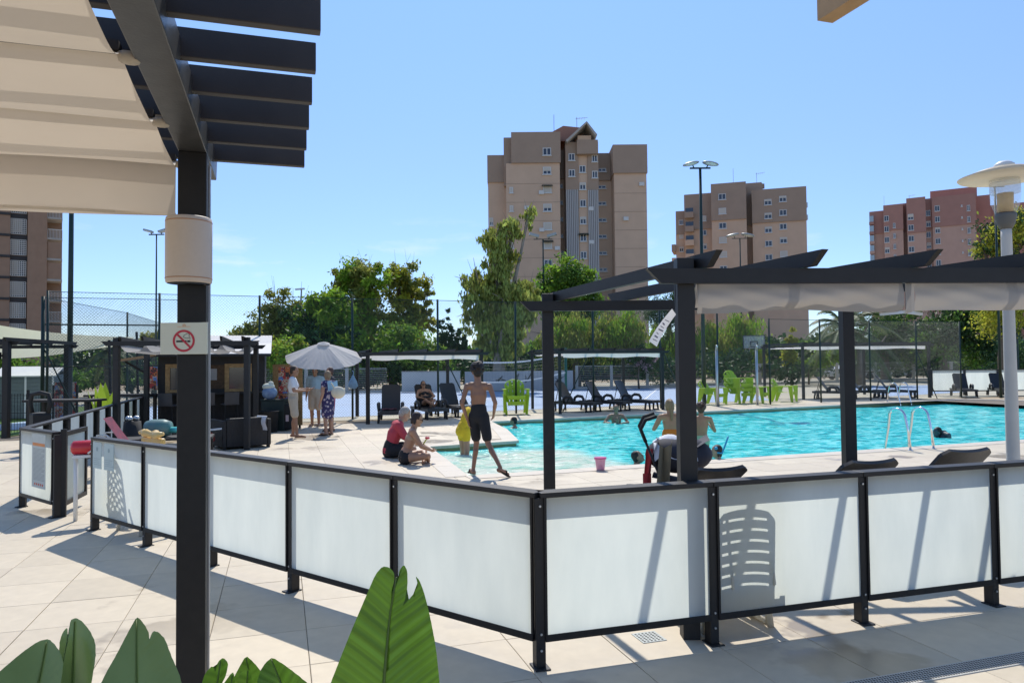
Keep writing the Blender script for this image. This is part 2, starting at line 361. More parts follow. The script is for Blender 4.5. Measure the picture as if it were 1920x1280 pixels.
def window(par, x, z, y, w, hgt, kind=0):
    """a window on a wall facing -y at depth y: frame with pane, maybe a lowered shutter"""
    f = MB(); t = .11; f.box((x-w/2,y-.10,z),(x-w/2+t,y+.12,z+hgt)).box((x+w/2-t,y-.10,z),(x+w/2,y+.12,z+hgt)).box((x-w/2+t,y-.10,z),(x+w/2-t,y+.12,z+t)).box((x-w/2+t,y-.10,z+hgt-t),(x+w/2-t,y+.12,z+hgt)).box((x-t/2,y-.07,z+t),(x+t/2,y+.12,z+hgt-t))
    f.box((x-w/2-.12,y-.2,z-.1),(x+w/2+.12,y+.02,z-.002))
    o = f.build('window', frame_m, par)
    MB().box((x-w/2+t,y-.03,z+t),(x+w/2-t,y+.03,z+hgt-t)).build('pane', glass_d, o)
    if kind:
        k = {1:1.0,2:.55,3:.3}[kind]
        s = MB(); s.box((x-w/2+t,y-.09,z+hgt-t-(hgt-2*t)*k),(x+w/2-t,y-.04,z+hgt-t)); s.build('shutter', shut_m, o)
    return o
def part(par, name, m, *boxes):
    q = MB()
    for b_ in boxes: q.box(*b_)
    return q.build(name, m, par)
def antenna(par, x, y, z, hh, yagi=False):
    q = MB().tube([(x,y,z),(x,y,z+hh)], .05, 5)
    if yagi: q.tube([(x-.2,y,z+hh*.9),(x+1.7,y,z+hh*.97)], .04, 4); [q.tube([(x+k*.4,y-.5,z+hh*.91),(x+k*.4,y+.5,z+hh*.91)], .03, 4) for k in range(4)]
    q.build('antenna', galv, par)
rr = random.Random(3)
# tower in the middle: depth 112 m; 1 px of the photograph is 8.2 cm there
t1 = thing('apartment_tower', 'tall tan tower with a brown top band and small gabled roof house above stair shaft', 'building', (2.5,112,0))
gx = lambda px: (px-960)/1370*112-2.5; gz = lambda py: 1.7+(682-py)/1370*112
part(t1,'tan_wall', tan_w, ((gx(918),-1.0,0),(gx(952),16,gz(300))), ((gx(952),-3,0),(gx(1051),16,gz(314)-.0)), ((gx(1051),1.5,0),(gx(1063),16,gz(330))), ((gx(1063)+1.9,-1.9,0),(gx(1123)-1.6,16,gz(290))), ((gx(1123),.8,0),(gx(1152),16,gz(336))), ((gx(1152),-2.2,0),(gx(1212),16,gz(332))))
part(t1,'upper_wall', brn_w, ((gx(917),-1.25,gz(343)),(gx(952),15.8,gz(292))), ((gx(948),-2.0,gz(352)),(gx(966),8,gz(262))), ((gx(962),-3.3,gz(314)),(gx(1052.5),15.7,gz(257))), ((gx(1052.5),1.2,gz(330)),(gx(1062.5),15,gz(275))), ((gx(1123.5),.5,gz(336)),(gx(1150),15,gz(284))), ((gx(1150),-2.5,gz(332)),(gx(1213.5),15.5,gz(279))))
part(t1,'stair_shaft_wall', brn_w, ((gx(1062.5),-2.1,gz(361)),(gx(1063)+1.895,10,gz(272))), ((gx(1123)-1.595,-2.1,gz(362)),(gx(1123.5),10,gz(272))), ((gx(1083),-2.9,gz(297)),(gx(1122),9,gz(271))))
part(t1,'ribbed_cladding', slab_m, *[((gx(1063)+k*.27,-2.2,0),(gx(1063)+k*.27+.2,6,gz(361)-.02)) for k in range(7)], *[((gx(1123)-1.59+k*.27,-2.2,0),(gx(1123)-1.59+k*.27+.2,6,gz(362)-.02)) for k in range(6)])
q = MB(); x0,x1,z0,z1 = gx(1035),gx(1096),gz(272),gz(232)
q.add([(x0,0,gz(262)),(x1,0,gz(262)),(x1,8,gz(262)),(x0,8,gz(262)),(x0,0,gz(247)),(gx(1061),0,gz(233)),(x1,0,gz(237)),(x1,8,gz(237)),(gx(1061),8,gz(233)),(x0,8,gz(247))],
  [(0,1,6,5,4),(1,2,7,6),(2,3,9,8,7),(3,0,4,9),(4,5,8,9),(5,6,7,8)]); q.build('lift_house', mat('brick_lift_house',(.33,.17,.12),.85), t1)
q = MB(); a,b_,c = (gx(1062),gz(274)),(gx(1101),gz(239)),(gx(1120),gz(264))
for s0,s1 in ((-3.6,4.5),):
    q.add([(a[0],s0,a[1]),(b_[0],s0,b_[1]),(c[0],s0,c[1]),(a[0],s1,a[1]),(b_[0],s1,b_[1]),(c[0],s1,c[1])], [(0,1,4,3),(1,2,5,4)])
o = q.build('gable_roof', conc, t1); sm = o.modifiers.new('thick','SOLIDIFY'); sm.thickness = .35
MB().box((gx(1085),-2.6,gz(272)),(gx(1110),3,gz(262))).build('gable_wall', tan_w, t1)
for k in range(11):
    z = gz(301+34.2*k); window(t1, gx(1027.5), z, -3.3 if k == 0 else -3, 1.25, 1.15, (0,2,1,2,1,1,0,2,1,3,1)[k])
for k in range(11): window(t1, gx(1094), gz(329+32*k), -1.9, .95, 1.1, (0,3,0,3,0,0,3,0,0,0,3)[k])
for z_ in (307,337): window(t1, gx(1074), gz(z_), -2.1, .95, 1.1); window(t1, gx(1116.5), gz(z_+3), -2.1, .85, 1.1)
for k in range(8): window(t1, gx(1133.5), gz(320+31.5*k), .5 if k == 0 else .8, 1.35, .55); window(t1, gx(1056.5), gz(347+32*k), 1.5, .6, .6)
for k in range(9):
    if k > 2: window(t1, gx(923.5), gz(322+34*k), -1.0, .6, 1.2, 2)
    if k > 2: part(t1,'balcony', tan_w, ((gx(949),-2.4,gz(325+31*k+26)),(gx(964.5),-1.1,gz(325+31*k+15))))
    window(t1, gx(961.5), gz(369+34*k), -3.02, .55, .9, 1)
for px, k in ((1027.5,5),(1027.5,2),(1094,4)):
    z = gz((301 if px < 1050 else 329)+(34.2 if px < 1050 else 32)*k)+1.2; y_ = -3 if px < 1050 else -1.9; MB().bar((gx(px)-.8,y_-.35,z-.12),(gx(px)+.8,y_-.35,z-.12),.75,.05,up=(0,-.5,1)).build('awning', dgreen, t1)
for px, py in ((1012,372),(1012,441),(1040,475),(1104,400),(1104,462),(1168,420),(1198,356),(985,400)): MB().box((gx(px),(-3.35 if px < 1050 else -2.25 if px < 1120 else -2.55),gz(py)),(gx(px)+.75,(-3.01 if px < 1050 else -1.91 if px < 1120 else -2.21),gz(py)+.55)).build('air_conditioner', frame_m, t1)
for k in range(1,11): part(t1,'floor_joint', brn_w, ((gx(952),-3.02,gz(318+34.2*k)),(gx(1051),-3.003,gz(318+34.2*k)+.06))); part(t1,'floor_joint', brn_w, ((gx(1152),-2.22,gz(335+34.2*k)),(gx(1212),-2.203,gz(335+34.2*k)+.06)))
antenna(t1, gx(1045), 2, gz(240), 3.0); antenna(t1, gx(1089), 2, gz(238), 2.4, True)
q = MB(); [q.tube([(gx(p),0,gz(259)),(gx(p),0,gz(253))],.03,4) for p in (985,1000,1010,1022)]; [q.tube([(gx(p),0,gz(280)),(gx(p),0,gz(274))],.03,4) for p in (1170,1180,1190,1200)]; q.build('roof_rails', galv, t1)
# second tower: depth 146 m
t2 = thing('apartment_tower', 'stepped tan and brown tower between the tall lamp masts, balconies stacked on its corner', 'building', (45,146,0), -radians(17.1)); t2.scale = (.956,1,1)
gx = lambda px: (px-960)/1370*146-45; gz = lambda py: 1.7+(678-py)/1370*146
part(t2,'tan_wall', tan_w, ((gx(1267),1.5,0),(gx(1287),18,gz(430))), ((gx(1286),0,0),(gx(1340),18,gz(425))), ((gx(1339),-2.5,0),(gx(1404),18,gz(415))), ((gx(1404),2,0),(gx(1415),18,gz(420))), ((gx(1415),-1,0),(gx(1513),18,gz(422))))
part(t2,'upper_wall', brn_w, ((gx(1267.5),1.2,gz(430)),(gx(1287),17.9,gz(385))), ((gx(1285.5),-.3,gz(425)),(gx(1340),17.8,gz(357))), ((gx(1338.5),-2.8,gz(415)),(gx(1404),17.7,gz(346))), ((gx(1404),1.7,gz(420)),(gx(1436),17.6,gz(342))), ((gx(1414.5),-1.3,gz(422)),(gx(1513.5),17.5,gz(360))))
part(t2,'roof_house', brn_w, ((gx(1385),3,gz(346)),(gx(1435),12,gz(337))))
part(t2,'chimney', brn_w, *[((gx(p),4,gz(346)),(gx(p)+.9,5,gz(y_))) for p,y_ in ((1378,334),(1365,339),(1414,338),(1432,338))])
for k in range(8):
    window(t2, gx(1359.5), gz(377+26.8*k), -2.8 if k < 2 else -2.5, 1.5, 1.2, (0,1,0,1,1,0,1,2)[k])
    window(t2, gx(1444), gz(390+25.4*k), -1.3 if k < 2 else -1, 1.4, 1.15, (3,3,3,0,0,2,0,0)[k]); window(t2, gx(1471), gz(386+25.2*k), -1.3 if k < 2 else -1, 1.4, 1.15, (3,0,0,3,1,0,0,3)[k])
    if k: window(t2, gx(1322), gz(384+26.5*k), -.3 if k < 2 else 0, 1.3, 1.1, (0,1,0,3,1,0,1,0)[k])
    window(t2, gx(1278), gz(412+26*k), 1.2 if k == 0 else 1.5, .9, 1.0, (0,1,3,0,1,0,0,0)[k])
    bz = gz(402+26.5*k); pr = part(t2,'balcony', tan_w if k > 1 else brn_w, ((gx(1287),-1.6,bz-.2),(gx(1304),-.32,bz+.95))); part(t2,'loggia_opening', glass_d, ((gx(1288),-.36,bz+.95),(gx(1303),-.31,bz+2.0)))
    if k > 1: part(t2,'side_balcony', tan_w if k > 2 else brn_w, ((gx(1259),.5,gz(402+26*k)-1.0),(gx(1267),6,gz(402+26*k)+.4)))
for y_ in (393,416): MB().box((gx(1513.6),1.5,gz(y_)),(gx(1518),2.6,gz(y_)+.9)).build('air_conditioner', galv, t2)
antenna(t2, gx(1381), 5, gz(334), 3.4); antenna(t2, gx(1426), 5, gz(338), 2.6, True)
# third tower: depth 192 m
t3 = thing('apartment_tower', 'red brick tower with a rose tan lower half and glazed corner balconies', 'building', (110,192,0), -radians(29.8)); t3.scale = (.868,1,1)
gx = lambda px: (px-960)/1370*192-110; gz = lambda py: 1.7+(675-py)/1370*192
segs = ((1633,1662,0,386,430),(1662,1699,-2,379,428),(1699,1707,1,375,430),(1707,1742,-2.5,371,437),(1742,1755,0,372,430),(1755,1834,-1,372,428))
part(t3,'lower_wall', ctan_w, *[((gx(a),y_,0),(gx(b_),22,gz(l))) for a,b_,y_,t_,l in segs]); part(t3,'upper_wall', rbn_w, *[((gx(a)-.1,y_-.25,gz(l)),(gx(b_)+.08,21.9,gz(t_))) for a,b_,y_,t_,l in segs])
part(t3,'roof_house', red_w, ((gx(1752),6,gz(372)),(gx(1840),18,gz(350))), ((gx(1665),8,gz(378)),(gx(1752),18,gz(366))))
part(t3,'side_wing', red_w, ((gx(1834),3,0),(gx(1862),24,gz(372))), ((gx(1862),8,0),(gx(1960),30,gz(386))))
for k in range(6):
    for px,y_,w,k0 in ((1667,-2.25,1.3,402),(1714,-2.75,1.5,404),(1747,-.25,1.2,397),(1764,-1.25,1.3,391)): window(t3, gx(px), gz(k0+8+20.3*k), y_ if k < 2 else y_+.25, w, 1.5, (0,0,3,0,2,0)[(k+px)%6])
    window(t3, gx(1821), gz(404+20.6*k), -1.25, .8, 1.5, 0); window(t3, gx(1809), gz(395+21.5*k), -1.27, .35, .5); window(t3, gx(1682), gz(424+20*k), -2.25, .7, 1.3)
    bz = gz(409+19*k); part(t3,'corner_balcony', rbn_w if k < 2 else ctan_w, ((gx(1632),-1.2,bz-.45),(gx(1642),4,bz+.3))); part(t3,'balcony_glazing', mat('balcony_glazing',(.35,.48,.55),.15,var=.15), ((gx(1632.5),-1.1,bz+.3),(gx(1641),3.8,bz+1.9)))
antenna(t3, gx(1661), 4, gz(372), 2.8); antenna(t3, gx(1711), 6, gz(366), 1.8, True)
# brick block on the left: depth 98 m
t4 = thing('apartment_block', 'ochre brick block with white lattice window screens and open corner balconies', 'building', (-62,98,0), radians(32.3)); t4.scale = (.845,1,1)
gx = lambda px: (px-960)/1370*98+62; gz = lambda py: 1.7+(690-py)/1370*98
part(t4,'brick_wall', obr_w, ((gx(-330),0,0),(gx(18),26,gz(140))), ((gx(50),-.3,0),(gx(86),26,gz(140))), ((gx(18),1.0,0),(gx(50),26,gz(140))), ((gx(86),3.2,0),(gx(115),26,gz(140))))
lat = mat('white_lattice_screen', (.62,.6,.55), .6, var=.05)
for k in range(12):
    zt = gz(405+39*k-117)
    part(t4,'floor_band', mat('dark_band',(.035,.03,.028),.6), ((gx(-330),-.14,zt-.2),(gx(18),-.01,zt+.12)), ((gx(18),.7,zt-.5),(gx(49.5),.99,zt+.15)))
    w_ = MB(); xa, xb, za, zb = gx(19), gx(47), zt+.3, zt+2.3
    for i in range(8): x = xa+(xb-xa)*i/7; w_.box((x-.05,.62,za),(x+.05,.72,zb))
    for i in range(9): z = za+(zb-za)*i/8; w_.box((xa,.63,z-.045),(xb,.73,z+.045))
    so = w_.build('window_screen', lat, t4); part(t4,'screen_opening', glass_d, ((xa,.94,za),(xb,.985,zb))); part(t4,'curtain', shut_m, ((xa+.1,.86,za+.3),(xa+(.5+.4*rr.random())*(xb-xa),.9,zb)))
    part(t4,'balcony_slab', conc, ((gx(86),-.1,zt-.25),(gx(115),3.19,zt)))
    r_ = MB(); y0 = 0
    if k % 4 in (1,2): r_.box((gx(87),-.05,zt+.0),(gx(114.5),.05,zt+2.2))
    else:
        for i in range(11): x = gx(87)+(gx(114.5)-gx(87))*i/10; r_.box((x-.03,-.03,zt),(x+.03,.03,zt+1.1))
        r_.box((gx(87),-.05,zt+1.1),(gx(114.5),.05,zt+1.18)); r_.box((gx(114),0,zt),(gx(114.4),.2,zt+2.4))
    r_.build('balcony_railing', obr_w if k % 4 in (1,2) else lat, t4)
lh = thing('low_house', 'low sand coloured house beyond the court hedge', 'building', (-50,120,0))
part(lh,'wall', mat('sand_render',(.45,.36,.27),.9), ((-7,0,0),(9,10,3.4))); part(lh,'roof', obr_w, ((-7.4,-.4,3.4),(9.4,10.4,3.75)))
for x in (-4,0,5): window(lh, x, 1.1, 0, 1.3, 1.2)
# ================================================================== FOREGROUND
# --- frosted glass
fg = bpy.data.materials.new('frosted_glass'); fg.use_nodes = True; n_ = fg.node_tree; N = n_.nodes; K = n_.links.new; b = N['Principled BSDF']
b.inputs['Base Color'].default_value = (.56,.60,.59,1); b.inputs['Roughness'].default_value = .12; b.inputs['Specular IOR Level'].default_value = .5
tr = N.new('ShaderNodeBsdfTranslucent'); ms = N.new('ShaderNodeMixShader'); ms.inputs[0].default_value = .72
t = N.new('ShaderNodeNewGeometry'); nz = N.new('ShaderNodeTexNoise'); nz.inputs['Scale'].default_value = 2.6; nz.inputs['Detail'].default_value = 7; nz.inputs['Roughness'].default_value = .62; mpz = N.new('ShaderNodeMapping'); mpz.inputs['Scale'].default_value = (1.6,1.6,.45); K(t.outputs['Position'], mpz.inputs[0]); K(mpz.outputs[0], nz.inputs[0])
r = N.new('ShaderNodeValToRGB'); r.color_ramp.elements[0].color = (.66,.72,.68,1); r.color_ramp.elements[1].color = (.79,.845,.79,1); r.color_ramp.elements[0].position = .3; r.color_ramp.elements[1].position = .7
K(nz.outputs[0], r.inputs[0]); K(r.outputs[0], tr.inputs[0]); K(b.outputs[0], ms.inputs[1]); K(tr.outputs[0], ms.inputs[2]); K(ms.outputs[0], N['Material Output'].inputs[0])
FH = .975                                             # fence height
def glass_bay(a, b_, label, group, first=True, last=True, zlo=.165, gname='glass_fence_panel', end_plate=True):
    """one bay of the glass fence from a to b_ : pane, rails, post at a (and at b_ if last); glass on the camera side"""
    a, b_ = V((*a,0)), V((*b_,0)); d = (b_-a); l = d.length; rz = atan2(d.y,d.x)
    t = thing(gname, label, 'glass fence', a, rz, group)
    g = .035
    MB().add([(g,-.028,zlo+.02),(l-g,-.028,zlo+.02),(l-g,-.028,FH-.03),(g,-.028,FH-.03)], [(0,1,2,3)]).build('pane', fg, t)
    MB().box((.002,-.036,FH-.03),(l-.002,.07,FH)).build('top_rail', anth, t, bev=.004)
    MB().box((g-.01,-.034,zlo-.02),(l-g+.01,.012,zlo+.02)).build('bottom_rail', black, t, bev=.003)
    ps = ([0] if first else [])+([l] if last else [])
    for x in ps:
        p = MB(); p.box((x-.028,-.022,.006),(x+.028,.05,FH-.031)); p.box((x-.045,-.06,.0),(x+.045,.06,.008)); p.build('post', anth, t, bev=.003)
        q = MB()
        for z in (.1,.19,.9): q.tube([(x,-.0225,z),(x,-.031,z)], .007, 6)
        q.build('bolts', galv, t)
    for x in (g-.012,l-g-.002): MB().box((x,-.033,zlo+.02),(x+.014,-.02,FH-.03)).build('glazing_bead', black, t)
    return t
C0 = V((.14,4.153,0)); LS = V((-.9126,.7176,0)); RS = V((1.06,.322,0))
lab_l = ['frosted glass fence bay beside the lifebuoy gap, with two small notices and a chair shadow','frosted glass fence bay next to the bay with two notices','frosted glass fence bay just right of the no smoking post','frosted glass fence bay between the no smoking post and the big split leaf','frosted glass fence bay behind the big split leaf, ending at the corner post']
for k in range(5):
    a, b_ = C0+LS*(5-k), C0+LS*(4-k)
    t = glass_bay(a[:2], b_[:2], lab_l[k], 'frosted glass fence bays', True, False)
    if k == 0:
        for x0,w in ((.06,.2),(.32,.22)):
            n1 = MB().box((x0,-.0335,.66),(x0+w,-.030,.93)).build('notice', mat('pale_notice',(.45,.56,.56),.5,var=.05), t)
            q = MB(); [q.box((x0+.02,-.0345,.70+.02*i),(x0+w-.02-.06*((i*7)%3)/2,-.0338,.7035+.02*i)) for i in range(4)]; q.tube([(x0+w/2,-.034,.86),(x0+w/2,-.0346,.86)], .022, 12); q.build('notice_print', mat('notice_grey',(.28,.38,.4),.6), n1)
lab_r = ['frosted glass fence bay right of the corner post, under the grey awning pergola','frosted glass fence bay with the slatted lounger shadow','frosted glass fence bay between the slatted lounger shadow and the garden lamp','frosted glass fence bay in front of the garden lamp','frosted glass fence bay beyond the garden lamp']
for k in range(4): glass_bay((C0+RS*k)[:2], (C0+RS*(k+1))[:2], lab_r[k], 'frosted glass fence bays', True, k==3)
# gate leaf and the fence running back to the bar
g1, g2 = V((-6.065,9.059,0)), V((-5.235,8.394,0))
t = glass_bay(g1[:2], g2[:2], 'frosted glass fence bay carrying the long pool rules notice', 'frosted glass fence bays')
pp = MB().box((.44,-.034,.3),(.86,-.0305,.93)).build('rules_notice', mat('notice_paper',(.52,.56,.53),.5,var=.05), t)
q = MB(); q.box((.46,-.035,.79),(.84,-.0343,.825)); q.build('orange_heading', mat('notice_orange',(.75,.25,.06),.5), pp)
q = MB(); rr = random.Random(5)
for i in range(26): q.box((.48,-.035,.755-.0145*i),(.83-.1*rr.random()*(i%4==3),-.0343,.7585-.0145*i))
q.build('text_lines', mat('notice_text',(.2,.22,.22),.6), pp)
q = MB(); [q.box((.52+.06*i,-.035,.33),(.555+.06*i,-.0343,.355)) for i in range(5)]; q.build('red_print', mat('notice_red',(.6,.08,.06),.5), pp)
gt = thing('gate_leaf', 'black framed glass gate standing open edge-on beside the rules notice', 'gate', (-5.17,8.45,0), radians(104))
MB().box((0,-.02,.12),(.05,.02,.97)).build('hinge_stile', black, gt); MB().box((.72,-.02,.12),(.77,.02,.97)).build('latch_stile', black, gt)
MB().box((.05,-.02,.92),(.72,.02,.97)).build('top_rail', black, gt); MB().box((.05,-.02,.12),(.72,.02,.17)).build('bottom_rail', black, gt); MB().add([(.05,0,.17),(.72,0,.17),(.72,0,.92),(.05,0,.92)],[(0,1,2,3)]).build('pane', fg, gt)
MB().box((-.03,-.03,0),(0,.03,1.0)).build('gate_post', black, gt)
BS = V((-.355,1.02,0))
for k in range(9):
    a, b_ = g1+BS*k, g1+BS*(k+1)
    t = glass_bay(b_[:2], a[:2], 'narrow glass bay with wide black posts in the fence running back to the bar', 'glass bays running back to the bar')
    MB().box((-.07,.03,.15),(.09,.055,FH-.035)).build('infill_board', black, t)
# --- rescue float on a white stand in the gap
ws = thing('white_bracket', 'white bent steel bracket holding the red rescue float', 'bracket', (-4.72,8.25,0), radians(28))
MB().bar((-.2,0,.72),(.22,0,.72),.14,.03).build('shelf', white, ws); MB().tube([(.18,0,.0),(.16,0,.3),(.17,0,.71)],.022,8).build('leg', white, ws, True); MB().tube([(-.17,.03,.0),(-.17,.03,.71)],.022,8).build('leg', white, ws, True)
rf = thing('rescue_float', 'red torpedo rescue float with knotted white cord on a bracket', 'rescue float', (-4.72,8.25,.735), radians(28))
redp = mat('red_plastic',(.62,.02,.03),.3,var=.1,coat=.3)
prof = [(0,-.36),(.05,-.355),(.095,-.31),(.1,-.1),(.1,.1),(.095,.31),(.05,.355),(0,.36)]
q = MB().lathe(prof, n=16); q.v = [(z*.62,y*.8,x*.8+.08) for x,y,z in q.v]; q.build('float_body', redp, rf, True)
q = MB(); q.tube([(0+.1*sin(a)*.15,cos(a)*.088,.08+sin(a)*.088) for a in [i*.52 for i in range(13)]], .011, 6); q.tube([(.05,-.1,.05),(.0,-.12,.0),(.07,-.115,-.03),(.02,-.11,.08),(-.05,-.115,.02)],.012,6); q.build('cord', white, rf, True)
# --- foreground pergola, post with lamp drum and sign
pg = thing('timber_pergola', 'black pergola on a square post with a cream sail under its slats', 'pergola', (-1.397,3.2,0), atan2(AX.y,AX.x)-pi/2)
# local: +y along the beam away from the camera, +x along the slats
MB().box((-.058,-.058,0),(.058,.058,2.635)).build('post', black, pg, bev=.004)
alu_edge = mat('bright_alu_edge',(.5,.52,.55),.35,.6)
MB().box((.0585,.03,0),(.066,.056,2.6)).build('post_trim', alu_edge, pg)
beam_m = mat('satin_black_beam',(.05,.05,.05),.36,var=.35,scale=14,bump=.08,bscale=90)
MB().bar((0,-3.4,2.70),(0,.5,2.70),.116,.13,cut1=.05).build('beam', beam_m, pg, bev=.004)
MB().bar((-3.0,-3.4,2.70),(-3.0,.5,2.70),.116,.13).build('beam', beam_m, pg)
MB().box((-3.058,-3.2,0),(-2.942,-3.08,2.635)).build('post', black, pg); MB().box((-.058,-3.2,0),(.058,-3.08,2.635)).build('post', black, pg); MB().box((-3.058,-.058,0),(-2.942,.058,2.635)).build('post', black, pg)
slat_m = mat('dark_stained_slat',(.036,.03,.028),.55,var=.3,scale=5,bump=.1,bscale=40)
for k in range(12): MB().bar((-3.4,.32-.31*k,2.752),(.48,.32-.31*k,2.748),.038,.098).build('slat', slat_m, pg, bev=.003)
canv = mat('cream_canvas',(.74,.65,.54),.85,var=.05,scale=3,trans=.16,bump=.03,bscale=500)
def sail(u, v):   # u along x, v along the beam
    y = .22-3.4*v; x = -2.9+2.80*u; ph = (v*3.4/.62) % 1
    z = 2.665-.085*sin(pi*ph)**.8-.006*sin(x*5+y*9)*sin(pi*ph); return (x+.02*sin(pi*ph)*u, y, z)
MB().grid(sail, 30, 88).build('sail', canv, pg, True)
MB().grid(lambda u,v: (-2.9+2.80*u, .222+.012*sin(u*17)*v, 2.665-.265*v-.012*sin(u*3.2)*v), 36, 6).build('sail_flap', canv, pg, True)
q = MB(); q.bar((-2.9,.2275,2.412),(-.10,.2275,2.412),.006,.012); q.build('flap_hem', mat('canvas_hem',(.66,.58,.48),.85), pg)
for k in range(6): MB().bar((-2.95,.22-.62*k,2.672),(-.10,.22-.62*k,2.672),.05,.03).build('sail_batten', slat_m, pg)
for k in range(6): MB().lathe([(0,-.03),(.03,-.022),(.035,0),(0,.012)], (-.075,.22-.62*k,2.655), 10).build('sail_roller', mat('roller_cap',(.42,.36,.28),.5), pg, True)
# drum lamp on the post
sp_ = thing('drum_wall_lamp', 'beige cylindrical drum lamp fixed on the black pergola post', 'lamp', (-1.375,3.105,2.055), 0)
drum = mat('beige_drum',(.56,.47,.385),.5,var=.03,scale=60,bump=.06,bscale=400)
q = MB().lathe([(.0855,.0),(.091,.004),(.093,.02),(.093,.262),(.091,.277),(.086,.28),(0,.281)], n=40); q.lathe([(.0855,0),(.078,.004),(.074,.03),(0,.034)], n=40); q.build('drum', drum, sp_, True)
for z in (.018,.259): MB().lathe([(.0932,z),(.0938,z+.0015),(.0938,z+.0035),(.0932,z+.005)], n=40).build('seam_ring', mat('copper_seam',(.42,.23,.13),.45), sp_, True)
MB().box((-.04,.075,.08),(.04,.11,.2)).build('bracket', black, sp_)
# no smoking sign
sg = thing('no_smoking_sign', 'pale sign with a red no smoking ring screwed to the black post', 'sign', (-1.398,3.115,1.755), 0)
MB().box((-.101,-.004,0),(.101,.004,.135)).build('board', mat('sign_board',(.60,.64,.56),.45,var=.02), sg, bev=.002)
MB().box((-.04,.004,.03),(.04,.06,.1)).build('standoff', black, sg)
sred = mat('sign_red',(.5,.025,.055),.45); sblk = mat('sign_black',(.015,.015,.015),.5)
cx, cz, R = .0, .057, .047
q = MB(); nn = 48
for i in range(nn):
    a0, a1 = 2*pi*i/nn, 2*pi*(i+1)/nn
    q.add([(cx+rr_*cos(a),-.0052,cz+rr_*sin(a)) for a,rr_ in ((a0,R),(a1,R),(a1,R*.80),(a0,R*.80))], [(0,1,2,3)])
q.build('ring', sred, sg)
MB().bar((cx-.03,-.0056,cz+.03),(cx+.03,-.0056,cz-.03),.001,.0085,up=(1,0,1)).build('slash', sred, sg)
q = MB(); q.box((cx-.032,-.0049,cz-.006),(cx+.012,-.0045,cz+.002)); q.box((cx+.015,-.0049,cz-.006),(cx+.028,-.0045,cz+.002)); q.build('cigarette', sblk, sg)
q = MB(); sm_ = [(.006,.012),(-.001,.016),(.001,.024),(.008,.027),(.012,.031),(.02,.031),(.024,.026),(.022,.019),(.027,.014),(.027,.007),(.021,.012),(.013,.011),(.006,.012)]
q.tube([(cx+x,-.0048,cz+z) for x,z in sm_], .0011, 5); q.build('smoke_outline', sblk, sg)
q = MB(); og = mat('sign_orange',(.7,.3,.08),.5); q.box((-.028,-.0048,.1165),(.028,-.0044,.118)); q.tube([(-.004,-.0046,.119),(-.004,-.0046,.126),(.002,-.0046,.128),(.006,-.0046,.124),(.006,-.0046,.119)], .0012, 5); q.tube([(-.001,-.0046,.119),(.002,-.0046,.124)], .001, 5); q.build('emblem', og, sg)
# --- right pergola with the drawn back grey awning
def pergola(name, label, P, H=2.36, pw=.105, bw=.05, bh=.092, nr=5, over=.42, group=None, canopy=None, mt=anth, sidebeam=True, sag=.05):
    """P = near-left, near-right, far-right, far-left post feet"""
    o = V((*P[0],0)); t = thing(name, label, 'pergola', o, 0, group); Q = [V((*p,0))-o for p in P]; z = V((0,0,1))
    for p in Q: MB().box((p.x-pw/2,p.y-pw/2,0),(p.x+pw/2,p.y+pw/2,H)).build('post', mt, t, bev=.003)
    for a, b_ in ((Q[0],Q[1]),(Q[3],Q[2])):
        d = (b_-a).normalized(); n0 = V((d.y,-d.x,0))*(pw/2+bw/2+.002)
        MB().bar(a-d*.26+z*(H-.12)+n0, b_+d*.26+z*(H-.12)+n0, bw, bh, cut0=.09, cut1=.09).build('beam', mt, t)
    for k in range(nr):
        f = k/(nr-1); a, b_ = Q[0].lerp(Q[1],f), Q[3].lerp(Q[2],f); d = (b_-a).normalized()
        s0 = d.cross(z)*(pw/2+bw/2+.003)*(1 if k == 0 else -1 if k == nr-1 else 0)
        MB().bar(a-d*over+z*(H-.025)+s0, b_+d*over+z*(H-.025)+s0, .045, .088, cut0=.10, cut1=.10).build('rafter', mt, t)
    if canopy:
        def f(u, v):
            p = Q[0].lerp(Q[1],.02+.96*u).lerp(Q[3].lerp(Q[2],.02+.96*u), .03+.94*v)
            return (p.x, p.y, H-.175-sag*sin(pi*((v*4)%1)) )
        MB().grid(f, 8, 32).build('canopy', canopy, t, True)
        d = (Q[1]-Q[0]).normalized(); n0 = V((d.y,-d.x,0))*(pw/2-.02)
        MB().grid(lambda u,v: tuple(Q[0].lerp(Q[1],.03+.94*u)+z*(H-.17-.13*v-.02*sin(u*14)*v)+n0), 20, 3).build('canopy_valance', canopy, t, True)
    return t
grey_c = mat('grey_awning',(.40,.365,.325),.85,var=.06,scale=3,trans=.22,bump=.05,bscale=400)
NP = [(1.085,4.58),(3.95,4.75),(3.17,6.92),(.335,6.83)]
pr = pergola('aluminium_pergola', 'charcoal pergola over the glass fence with a drawn back grey awning', NP, H=2.35, nr=5, over=.27)
def awn(x0, x1):
    def f(u, v):
        x = x0+(x1-x0)*u; w = .010*sin(x*9+v*7)*v + .012*sin(x*19-v*11)*v*(1-v) + .008*sin(x*4.1+v*3); return (x, -.02+.055*x+w-.03*sin(pi*v), 2.19-.185*v+.012*sin(pi*u)*(v)-.006*sin(x*7)*v)
    return f
MB().grid(awn(.075,1.40), 60, 14).build('awning', grey_c, pr, True); MB().grid(awn(1.47,2.83), 60, 14).build('awning', grey_c, pr, True)
MB().grid(lambda u,v: (.1+1.27*u, .10+.07*u+.015*sin(u*30+v*6)+.04*v, 2.2-.15*v), 50, 8).build('awning_fold', grey_c, pr, True)
